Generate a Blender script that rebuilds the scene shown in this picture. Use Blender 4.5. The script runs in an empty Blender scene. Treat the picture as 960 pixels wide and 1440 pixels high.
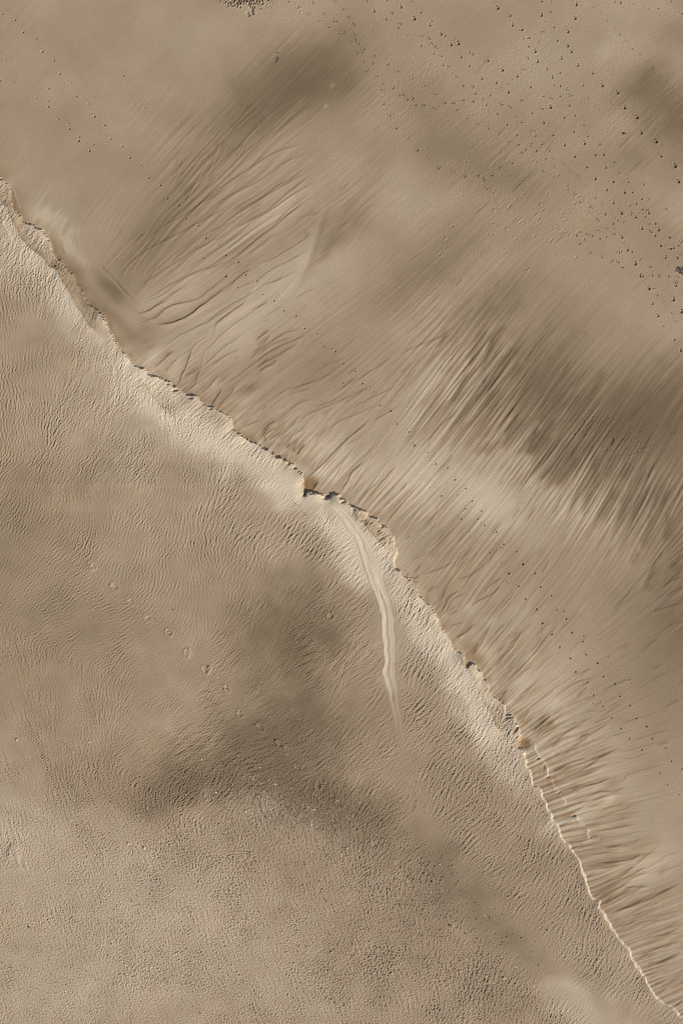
import bpy, math, random
import numpy as np

# ------------------------------------------------------------------ camera, light, exposure
S = 30.0                       # survey units (1/30 m) per metre; survey x right, y down, origin at the frame's top left
ELEV, SUN_AZ = 33.0, -37.0     # sun elevation; bearing measured from east towards north
sc = bpy.context.scene
sc.view_settings.view_transform = 'Standard'
sc.view_settings.look = 'None'
sc.view_settings.gamma = 1.0
sc.view_settings.use_curve_mapping = False
sc.view_settings.exposure = 0.16
cam_d = bpy.data.cameras.new('camera')
cam = bpy.data.objects.new('camera', cam_d)
sc.collection.objects.link(cam)
CAM_H = 55.0
cam.location = (0, 0, CAM_H)
cam.rotation_euler = (0, 0, 0)
cam_d.sensor_fit = 'VERTICAL'
cam_d.angle = 2 * math.atan(24.0 / CAM_H)
cam_d.clip_start = 0.5
cam_d.clip_end = 12000
sc.camera = cam
sc.render.filter_size = 1.5
sc.cycles.pixel_filter_type = 'BLACKMAN_HARRIS'
sc.cycles.filter_width = 0.95

w = bpy.data.worlds.new("World")
sc.world = w
w.use_nodes = True
nt = w.node_tree
sky = nt.nodes.new('ShaderNodeTexSky')
sky.sky_type = 'NISHITA'
sky.sun_disc = False
sky.sun_elevation = math.radians(ELEV)
sky.sun_rotation = math.radians(90 - SUN_AZ)
sky.air_density = 1.0
sky.dust_density = 3.0
sky.ozone_density = 1.0
bg = nt.nodes['Background']
bg.inputs['Strength'].default_value = 0.09
nt.links.new(sky.outputs[0], bg.inputs[0])

sun_d = bpy.data.lights.new('sun', 'SUN')
sun = bpy.data.objects.new('sun', sun_d)
sc.collection.objects.link(sun)
sun_d.energy = 4.4
sun_d.angle = math.radians(0.55)
sun_d.color = (1.0, 0.925, 0.815)
a, e = math.radians(SUN_AZ), math.radians(ELEV)
from mathutils import Vector
sdir = Vector((math.cos(a) * math.cos(e), math.sin(a) * math.cos(e), math.sin(e)))
sun.rotation_euler = sdir.to_track_quat('Z', 'Y').to_euler()
sun.location = sdir * 80

rng = np.random.default_rng(7)
random.seed(7)
f32 = np.float32

# ------------------------------------------------------------------ survey grid
G = 0.8
PAD = 110
x0, x1, y0, y1 = -PAD, 960 + PAD, -PAD, 1440 + PAD
NX = int((x1 - x0) / G) + 1
NY = int((y1 - y0) / G) + 1
xs = (x0 + np.arange(NX) * G).astype(f32)
ys = (y0 + np.arange(NY) * G).astype(f32)
X, Y = np.meshgrid(xs, ys)

def bil(F, u, v):
    """bilinear sample of F at index coordinates u (col), v (row)"""
    h, wd = F.shape
    u = np.clip(u, 0, wd - 1.001); v = np.clip(v, 0, h - 1.001)
    iu = u.astype(np.int32); iv = v.astype(np.int32)
    fu = (u - iu).astype(f32); fv = (v - iv).astype(f32)
    k = iv * wd + iu
    R = F.ravel()
    a = R[k]; b = R[k + 1]; c = R[k + wd]; d = R[k + wd + 1]
    return (a + (b - a) * fu) * (1 - fv) + (c + (d - c) * fu) * fv

# coarse grid for smooth fields
CG = 8.0
cx = np.arange(x0, x1 + CG * 2, CG).astype(f32); cy = np.arange(y0, y1 + CG * 2, CG).astype(f32)
CX, CY = np.meshgrid(cx, cy)
UC, VC = (X - x0) / CG, (Y - y0) / CG
def up(F):
    return bil(F.astype(f32), UC, VC)
def idw(pts, vals, p=3.0, soft=18.0):
    num = np.zeros_like(CX); den = np.zeros_like(CX)
    for (px, py), v in zip(pts, vals):
        wgt = 1.0 / (((CX - px) ** 2 + (CY - py) ** 2 + soft * soft) ** (p / 2))
        num += wgt * v; den += wgt
    return num / den
def idw_ang(data, mult):
    pts = [(d[0], d[1]) for d in data]
    c = idw(pts, [math.cos(math.radians(d[2]) * mult) for d in data])
    s = idw(pts, [math.sin(math.radians(d[2]) * mult) for d in data])
    return np.arctan2(s, c) / mult
def sstep(a, b, x):
    t = np.clip((x - a) / (b - a), 0, 1)
    return t * t * (3 - 2 * t)

# frequency grid for filtered noise
fy = np.fft.fftfreq(NY, d=G)[:, None].astype(f32)
fx = np.fft.rfftfreq(NX, d=G)[None, :].astype(f32)
fr = np.sqrt(fx * fx + fy * fy) + 1e-9
fa = np.arctan2(-fy, fx)
def white():
    return np.fft.rfft2(rng.standard_normal((NY, NX)).astype(f32))
def norm(F):
    return ((F - F.mean()) / F.std()).astype(f32)
def band(W, lam, bw=0.5):
    """isotropic band-pass noise of wavelength lam"""
    A = np.exp(-(np.log(fr * lam) ** 2) / (2 * bw * bw))
    return norm(np.fft.irfft2(W * A, s=(NY, NX)))
def lowp(W, lam):
    A = np.exp(-(fr * lam) ** 2) / (fr * lam + 0.3)
    A[0, 0] = 0
    return norm(np.fft.irfft2(W * A, s=(NY, NX)))

# ------------------------------------------------------------------ lines of the terrain
SCARP = [(-3000,-2500),(-400,-130),(-60,200),(-20,235),(1,251),(10,262),(13,277),(16,292),(25,302),(31,312),(45,320),(59,324),(66,340),(75,357),(88,372),
 (100,385),(104,396),(117,416),(132,435),(147,450),(154,465),(165,487),(177,499),(188,512),(200,521),(205,524),(220,532),(237,539),(241,545),(245,548),
 (248,546),(254,550),(260,556),(266,560),(275,561),(285,569),(299,575),(310,580),(322,587),(327,596),(327,604),(340,614),(352,622),
 (365,630),(372,635),(385,639),(389,642),(397,645),(405,650),(415,657),(421,661),(424,668),(426,680),(425,690),(427,697),(432,693),
 (445,695),(455,699),(462,701),(467,697),(474,698),(476,706),(485,705),(490,711),(497,714),(503,715),(510,719),(517,725),(527,731),
 (536,739),(545,742),(548,750),(552,757),(553,764),(555,775),(552,787),(556,800),(564,806),(572,815),(581,827),(590,840),(600,851),
 (606,858),(611,868),(617,877),(621,885),(630,899),(635,910),(646,919),(651,924),(654,934),(658,936),(662,932),(667,934),(668,940),
 (674,945),(677,954),(684,957),(689,967),(692,976),(700,981),(704,987),(708,990),(709,1000),(710,1009),(719,1006),(722,1010),
 (725,1019),(721,1029),(728,1026),(731,1036),(727,1048),(735,1062),(738,1075),(741,1088),(747,1105),(757,1115),(764,1124),(767,1136),(774,1147),(780,1159),(785,1166),
 (791,1180),(797,1186),(799,1195),(806,1204),(814,1214),(816,1225),(824,1240),(827,1255),(834,1265),(840,1268),(839,1275),(846,1285),
 (850,1290),(855,1300),(865,1312),(875,1326),(884,1337),(889,1347),(893,1354),(897,1366),(903,1374),(910,1388),(919,1401),(927,1407),(935,1411),
 (945,1420),(952,1427),(962,1436),(975,1460),(1010,1510),(1060,1600),(3000,4000)]

def line_dist(pts, px, py):
    """distance, sign (+ = left of travel, i.e. the north-east side when heading south-east) and arc length"""
    best = np.full(px.shape, 1e12, f32); sg = np.ones(px.shape, f32); arc = np.zeros(px.shape, f32)
    L = 0.0
    for (ax, ay), (bx, by) in zip(pts[:-1], pts[1:]):
        dx, dy = bx - ax, by - ay
        l2 = dx * dx + dy * dy
        t = np.clip(((px - ax) * dx + (py - ay) * dy) / l2, 0, 1)
        qx = px - (ax + t * dx); qy = py - (ay + t * dy)
        d = qx * qx + qy * qy
        m = d < best
        best = np.where(m, d, best)
        cr = dx * qy - dy * qx          # y points down: negative = left of travel
        # at shared vertices keep a stable sign
        sg = np.where(m, np.where(cr <= 0, 1, -1), sg)
        arc = np.where(m, L + t * math.sqrt(l2), arc)
        L += math.sqrt(l2)
    return np.sqrt(best), sg.astype(f32), arc.astype(f32)

# polygon test gives a clean side everywhere
def inside(poly, px, py):
    r = np.zeros(px.shape, bool)
    n = len(poly)
    for i in range(n):
        ax, ay = poly[i]; bx, by = poly[(i + 1) % n]
        if ay == by: continue
        c = ((ay > py) != (by > py)) & (px < (bx - ax) * (py - ay) / (by - ay) + ax)
        r ^= c
    return r

# small-scale crumbling of the edge
wob = [lowp(white(), 14) for _ in range(2)]
cr1, cr2 = band(white(), 8, .8), band(white(), 8, .8)
crk = .55 - .35 * sstep(1050, 1120, Y)
Xw = X + wob[0] * 1.3 + cr1 * crk; Yw = Y + wob[1] * 1.3 + cr2 * crk
D, _, ARC = line_dist(SCARP, Xw, Yw)
FLATPOLY = SCARP + [(5000, 4000), (5000, -4000), (-3000, -4000)]
flat_m = inside(FLATPOLY, Xw, Yw)
SD = np.where(flat_m, D, -D).astype(f32)     # + on the smooth flat, - on the rippled bank

H = np.zeros((NY, NX), f32)                  # heights in survey units
def drop_at(sy):                             # drop of the edge as a function of survey y
    return np.interp(sy, [0, 250, 320, 420, 520, 600, 650, 680, 720, 800, 900, 930, 1000, 1060, 1150, 1300, 1440],
                         [4, 4.5, 3.5, 4.5, 4.0, 4.0, 3.6, 6.0, 4.0, 4.0, 4.0, 3.4, 3.4, 2.6, 2.0, 1.9, 2.0]).astype(f32)
DR = drop_at(Y)
DN = 1 + (np.clip(.30 * lowp(white(), 22), -.5, .7)) * np.exp(-np.abs(SD) / 12)
def base_height(sd, dr):
    hb = dr * (1 - sstep(0, 1, sd / (np.where(dr < 2.7, 1.9, 0.9) + 0.35 * dr)))       # the face
    hb = hb + 0.35 * dr * (1 - np.exp(np.minimum(sd, 0) / 70.0)) * (-1)   # the bank sinks gently away from its edge
    hb = hb + 3.2 * (1 - np.exp(-np.maximum(sd, 0) / 260.0))      # the flat climbs away from the channel foot
    return hb
H += base_height(SD, DR * DN)

# ------------------------------------------------------------------ flow directions on the flat
FLOW = [(170,395,58),(200,400,40),(240,330,40),(300,250,50),(240,280,52),(340,200,45),(400,160,45),(330,330,33),(400,250,32),(430,300,36),(300,400,30),
 (470,240,38),(460,360,60),(520,330,35),(560,380,38),(600,300,42),(250,450,28),(380,430,30),(300,500,34),(260,520,40),(370,500,34),(340,580,42),
 (440,500,30),(420,560,34),(520,520,36),(400,630,60),(450,650,48),(480,600,44),(520,640,55),(560,600,52),(600,560,54),(640,500,55),(680,560,54),
 (640,440,48),(700,460,52),(620,680,48),(560,700,50),(700,640,52),(740,600,56),(800,640,56),(860,640,62),(920,660,66),(880,720,64),(940,760,66),
 (800,560,52),(900,540,50),(760,720,56),(600,760,45),(580,780,40),(660,760,50),(720,760,55),(650,830,45),(620,850,60),(700,860,50),(780,820,55),
 (860,800,60),(950,830,35),(930,880,35),(660,900,55),(700,930,50),(740,900,48),(760,960,36),(720,990,42),(820,960,32),(880,980,24),(780,1010,38),
 (780,1060,24),(840,1060,20),(920,1060,15),(820,1110,18),(880,1120,14),(940,1140,12),(840,1170,6),(900,1160,10),(860,1210,4),(920,1200,20),
 (900,1240,38),(860,1270,28),(930,1280,18),(900,1310,14),(940,1340,16),(920,1380,20),(950,1410,40),(60,270,55),(100,300,55),(60,150,50),(150,100,55),
 (120,40,60),(260,60,50),(400,60,45),(500,120,45),(600,180,45),(600,60,42),(700,180,42),(700,60,45),(800,100,50),(850,180,50),(930,170,52),
 (880,40,35),(950,80,30),(900,300,30),(800,300,42),(740,330,48),(950,400,45),(140,430,-50),(160,450,-48),(120,400,-50)]
ANG = idw_ang(FLOW, 2)
vx = up(np.cos(ANG)); vy = up(-np.sin(ANG))
nv = np.sqrt(vx * vx + vy * vy) + 1e-6
vx /= nv; vy /= nv

IX, IY = np.meshgrid(np.arange(NX, dtype=f32), np.arange(NY, dtype=f32))
# streamline map by repeated doubling; box average at each doubling = line integral convolution
def compose(PX, PY):
    return bil(PX, IX + PX, IY + PY) + PX, bil(PY, IX + PX, IY + PY) + PY
steps = []
px_, py_ = vx * (1.2 / G), vy * (1.2 / G)
for k in range(7):
    steps.append((px_.copy(), py_.copy()))
    px_, py_ = compose(px_, py_)
def lic(F, n):
    """average of F along the flow over about 1.2*2^n survey units, centred"""
    R = F.copy()
    for k in range(n):
        PX, PY = steps[k]
        R = 0.5 * (R + bil(R, IX + PX, IY + PY))
    # recentre: shift back by half the length
    PX, PY = steps[n - 1]
    return bil(R, IX - PX, IY - PY)

n_f = norm(lic(band(white(), 4.2, .35), 5))
n_m = norm(lic(lic(band(white(), 8, .4), 5), 6))
n_c = norm(lic(lic(band(white(), 17, .45), 6), 6))
n_w = norm(lic(lowp(white(), 30), 6))
SH = 1 - sstep(-1.5, 2.5, -SD)              # flat mask (1 on the flat)
inflat = (SD > 0)

AMP = [(140,430,.1),(150,395,.1),(125,400,.1),(165,440,.15),(180,390,.5),(220,370,1.2),(300,330,1.0),(300,250,1.2),(380,180,.9),(400,260,1.0),(300,420,.7),(440,360,.35),(450,200,.3),(360,480,.5),(300,500,.45),
 (260,540,.9),(340,590,.9),(400,630,1.3),(440,560,.45),(480,640,.8),(560,640,.6),(520,500,.4),(600,560,.9),(640,500,1.1),(700,560,1.2),(660,430,.5),
 (760,640,1.3),(820,640,1.3),(880,680,1.1),(940,720,1.0),(900,560,.35),(820,480,.3),(950,800,.8),(880,780,.5),(760,760,.35),(640,700,.5),(600,760,.7),
 (640,820,.8),(620,860,1.3),(700,880,.9),(760,900,.8),(820,900,.3),(700,960,1.2),(760,1000,1.2),(800,1060,1.2),(860,1100,.9),(840,1160,1.0),(920,1060,.35),
 (900,980,.4),(940,1130,.25),(900,1200,.45),(880,1260,.6),(930,1300,.6),(900,1360,.6),(950,1420,.8),(600,380,.4),(560,330,.25),(600,250,.15),(680,200,.25),
 (740,330,.45),(700,100,.12),(600,60,.12),(500,60,.12),(300,60,.08),(150,80,.08),(60,180,.08),(140,220,.08),(60,290,.35),(100,340,.3),(860,200,.3),
 (930,180,.4),(900,60,.1),(800,250,.15),(900,330,.2),(840,380,.15),(950,450,.15),(880,430,.12)]
AF = up(idw([(q[0], q[1]) for q in AMP], [q[2] for q in AMP]))
def ridge(n):       # narrow grooves between broad backs
    return n - 0.55 * np.maximum(-n - 0.5, 0) ** 1.3
broken = sstep(-.6, 1.2, lowp(white(), 34))          # rills fade in and out along their length
H += inflat * AF ** 1.5 * (0.024 * n_f + (0.02 + 0.06 * broken) * ridge(n_m) + 0.045 * ridge(n_c))

# ------------------------------------------------------------------ tone of the sand: albedo, with the edge's shade and lit faces painted in
TONE = [  # x, y, rx, ry, angle, amount
 (430,105,75,42,32,-.34),(335,165,60,32,50,-.17),(470,140,40,30,30,-.14),(400,150,60,20,35,-.08),(250,290,75,42,58,-.15),(200,350,50,22,55,-.12),(155,408,26,12,-45,-.26),
 (120,410,50,7,-50,-.22),(175,470,30,10,-45,-.12),(890,120,40,14,35,-.15),(930,150,50,36,-40,-.22),(880,225,30,20,0,-.12),(955,180,40,50,0,-.12),
 (890,575,115,55,15,-.34),(770,490,80,50,45,-.15),(930,625,80,45,10,-.16),(700,430,60,26,40,-.18),(760,560,60,40,50,-.2),(840,620,70,20,40,-.12),(600,385,80,26,38,-.16),
 (640,205,80,35,-30,-.12),(580,130,50,30,-30,-.08),(700,250,60,25,-20,-.1),(485,325,42,20,55,-.16),(460,345,22,7,62,-.2),(540,420,60,20,35,-.06),
 (960,780,40,110,0,-.18),(960,920,70,110,0,-.16),(900,880,50,60,0,-.05),(870,720,40,50,60,-.1),(450,520,50,20,35,-.07),(380,500,30,12,35,-.1),(340,550,15,9,-40,-.1),
 (950,50,40,12,-25,-.1),(930,330,50,30,-30,-.08),(830,320,40,30,0,-.03),
 (415,880,68,60,20,-.30),(350,1060,130,46,20,-.24),(430,990,75,80,50,-.20),(440,1118,80,34,-12,-.30),(230,1110,80,28,5,-.16),(520,1160,60,36,-30,-.13),
 (615,1215,60,34,-50,-.16),(685,1290,60,30,-40,-.11),(745,1350,60,20,-40,-.09),(40,870,90,120,0,-.07),(150,890,80,60,0,-.07),(30,720,70,60,0,-.1),
 (120,1080,70,30,10,-.05),(640,1120,70,50,0,-.05),(560,1000,60,90,-70,-.02),(740,1220,50,90,-60,-.04),(600,1290,60,50,-40,-.08),(690,1400,50,40,-40,-.08),
 (40,340,45,50,-50,.18),(110,430,26,50,40,.16),(180,520,30,36,45,.16),(240,585,75,24,-42,.26),(330,630,60,28,-35,.24),(395,680,40,26,-30,.26),(480,740,40,22,-50,.30),
 (528,790,30,44,-65,.26),(590,870,22,50,35,.2),(645,945,22,60,32,.24),(682,1010,20,50,32,.26),(720,1080,30,40,35,.08),(150,600,80,60,-40,.06),(490,800,30,40,0,.08),
 (490,970,30,60,0,.10),(400,790,60,30,-30,.04),(20,1160,40,30,0,.10),(130,1260,210,110,-30,.12),(60,1400,130,50,0,.10),(300,1290,120,60,-20,.04),(370,1130,60,26,-20,.10),
 (830,1420,60,26,-42,.14),(790,1390,34,16,-42,.12),(420,1400,90,40,-30,.05),
 (620,660,90,45,-30,.20),(560,690,60,30,-20,.16),(700,720,60,30,-35,.16),(480,650,50,25,-35,.16),(430,600,60,20,-38,.10),(310,470,90,36,30,.14),(230,420,60,22,25,.12),
 (430,380,80,30,32,.14),(390,300,60,16,33,.14),(610,540,50,20,55,.14),(790,690,90,24,-32,.16),(720,640,40,20,50,.08),(560,270,60,50,0,.06),(830,740,50,20,-30,.08),
 (700,890,50,30,50,.1),(670,880,20,20,0,.06),(750,960,50,40,40,.12),(800,1050,60,50,20,.15),(840,1130,50,40,15,.12),(790,1160,20,30,-60,.14),(900,1210,60,40,10,.10),(940,1350,50,60,0,.08),
 (900,1230,50,16,38,.08),(60,300,22,12,-45,.14),(100,350,34,8,-50,.16),(330,30,90,30,20,.06),(870,20,50,40,0,.05),(760,90,60,40,0,.05),(950,300,30,30,0,.05),(950,480,40,60,0,.03)]
TB = np.zeros_like(CX)
for (bx, by, rx, ry, an, am) in TONE:
    c, s = math.cos(math.radians(an)), math.sin(math.radians(an))
    dx, dy = CX - bx, -(CY - by)
    u = (dx * c + dy * s) / rx; v = (-dx * s + dy * c) / ry
    TB += am * np.exp(-0.75 * (u * u + v * v) ** 1.15)
TBf = up(TB)
n_lo = lowp(white(), 60)
n_lo2 = lowp(white(), 16)
warpx = lowp(white(), 26) * 7; warpy = lowp(white(), 26) * 7
TBw = bil(TBf, IX + warpx / G, IY + warpy / G)
# on the flat the stain edges are drawn out along the flow
afs = np.clip(AF, 0, 1)
TBs = bil(TBf, IX + afs * (n_c * 12 + n_m * 14 + n_f * 6) * vx / G + warpx * (1 - afs) * .8, IY + afs * (n_c * 12 + n_m * 14 + n_f * 6) * vy / G + warpy * (1 - afs) * .8)
T = 0.53 + 0.95 * np.where(inflat, TBs, TBw)
T += np.where(inflat, 0.016 * n_lo + AF ** 1.4 * (0.024 * n_m + 0.024 * n_c + 0.010 * n_f), 0.010 * n_lo + 0.012 * n_lo2)
WARM = np.zeros((NY, NX), f32)
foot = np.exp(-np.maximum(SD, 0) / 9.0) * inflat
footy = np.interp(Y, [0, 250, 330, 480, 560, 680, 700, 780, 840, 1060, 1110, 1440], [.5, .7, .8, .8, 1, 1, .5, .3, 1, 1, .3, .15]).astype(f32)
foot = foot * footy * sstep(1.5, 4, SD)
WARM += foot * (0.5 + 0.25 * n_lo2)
T -= 0.20 * foot * (0.7 + 0.5 * n_lo2)  # brown shade at the foot of the edge, painted into tone and tint
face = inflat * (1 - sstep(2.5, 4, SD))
T += face * np.interp(Y, [0, 650, 1050, 1110, 1440], [0.0, .05, .08, .34, .36]).astype(f32)  # pale fresh-cut face; its sunlit look painted in lower down
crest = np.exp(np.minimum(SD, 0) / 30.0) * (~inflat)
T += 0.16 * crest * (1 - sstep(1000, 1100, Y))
WARM += 0.03 * np.clip(n_lo, -1, 2)

FAN = up(idw([(600,480),(660,520),(700,600),(760,620),(820,650),(880,700),(930,740),(620,640),(700,720),(800,780),(560,480),(640,400),(760,500),(860,520),(500,600),(940,860),(860,840),(400,300),(300,200),(300,420),(600,900),(800,1000),(960,600),(700,100),(900,100),(500,100),(800,300),(600,230),(100,100),(900,350),(950,1100),(900,1250),(960,440),(700,330),(200,100),(800,200)],
             [.7,1,1,1,1,1,.9,.6,.35,.35,.3,.3,.35,.2,.1,.1,.1,0,0,0,0,0,.3] + [0] * 13)) * inflat
FAN = sstep(.2, .95, FAN)
sharp_m = np.tanh(2.2 * n_m) ; sharp_f = np.tanh(2.0 * n_f)
T += FAN * (.050 * sharp_m + .022 * sharp_f)
H += FAN * (.10 * sharp_m + .035 * sharp_f)
GUL = inflat * np.exp(-np.maximum(SD, 0) / 45) * sstep(930, 1040, Y)
T += GUL * .045 * np.tanh(2 * n_m)
H += GUL * (.16 * np.tanh(2 * n_m) + .05 * sharp_f)

# ------------------------------------------------------------------ lines: rills and small steps
def window(pts, m):
    ax = min(p[0] for p in pts) - m; bx = max(p[0] for p in pts) + m
    ay = min(p[1] for p in pts) - m; by = max(p[1] for p in pts) + m
    i0 = max(int((ax - x0) / G), 0); i1 = min(int((bx - x0) / G) + 2, NX)
    j0 = max(int((ay - y0) / G), 0); j1 = min(int((by - y0) / G) + 2, NY)
    return i0, i1, j0, j1
def smooth_line(pts, n=4):
    if len(pts) < 3: 
        return pts
    P = [pts[0]] + list(pts) + [pts[-1]]
    out = []
    for i in range(1, len(P) - 2):
        p0, p1, p2, p3 = [np.array(q, float) for q in P[i - 1:i + 3]]
        for k in range(n):
            t = k / n
            out.append(tuple(0.5 * (2 * p1 + (p2 - p0) * t + (2 * p0 - 5 * p1 + 4 * p2 - p3) * t * t + (3 * p1 - p0 - 3 * p2 + p3) * t ** 3)))
    out.append(tuple(pts[-1]))
    return out
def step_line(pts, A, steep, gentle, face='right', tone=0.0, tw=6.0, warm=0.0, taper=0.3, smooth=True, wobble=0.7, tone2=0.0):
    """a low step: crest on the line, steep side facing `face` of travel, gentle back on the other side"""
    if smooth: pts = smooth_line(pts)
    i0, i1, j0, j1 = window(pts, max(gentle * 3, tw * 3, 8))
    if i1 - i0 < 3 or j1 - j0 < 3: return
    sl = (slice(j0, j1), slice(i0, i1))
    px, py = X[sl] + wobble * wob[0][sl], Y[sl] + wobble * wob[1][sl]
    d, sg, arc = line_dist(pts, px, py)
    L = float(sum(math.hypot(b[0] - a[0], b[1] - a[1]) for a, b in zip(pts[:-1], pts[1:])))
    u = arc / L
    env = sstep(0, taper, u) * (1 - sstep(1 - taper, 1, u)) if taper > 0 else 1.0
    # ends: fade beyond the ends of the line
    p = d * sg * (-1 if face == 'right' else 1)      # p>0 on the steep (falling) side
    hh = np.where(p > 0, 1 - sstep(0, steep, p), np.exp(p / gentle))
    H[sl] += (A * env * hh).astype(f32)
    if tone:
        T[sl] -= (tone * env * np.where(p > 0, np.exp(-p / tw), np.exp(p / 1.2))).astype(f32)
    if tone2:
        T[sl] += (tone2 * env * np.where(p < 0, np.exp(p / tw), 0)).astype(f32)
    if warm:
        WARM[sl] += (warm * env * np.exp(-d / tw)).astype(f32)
def groove(pts, A, wd, taper=0.3, tone=0.0):
    pts = smooth_line(pts)
    i0, i1, j0, j1 = window(pts, wd * 4 + 4)
    sl = (slice(j0, j1), slice(i0, i1))
    d, sg, arc = line_dist(pts, X[sl] + .5 * wob[0][sl], Y[sl] + .5 * wob[1][sl])
    L = float(sum(math.hypot(b[0] - a[0], b[1] - a[1]) for a, b in zip(pts[:-1], pts[1:])))
    u = arc / L
    env = sstep(0, taper, u) * (1 - sstep(1 - taper, 1, u))
    H[sl] -= (A * env * np.exp(-(d / wd) ** 2)).astype(f32)
    if tone: T[sl] -= (tone * env * np.exp(-(d / (wd * 1.5)) ** 2)).astype(f32)

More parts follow.
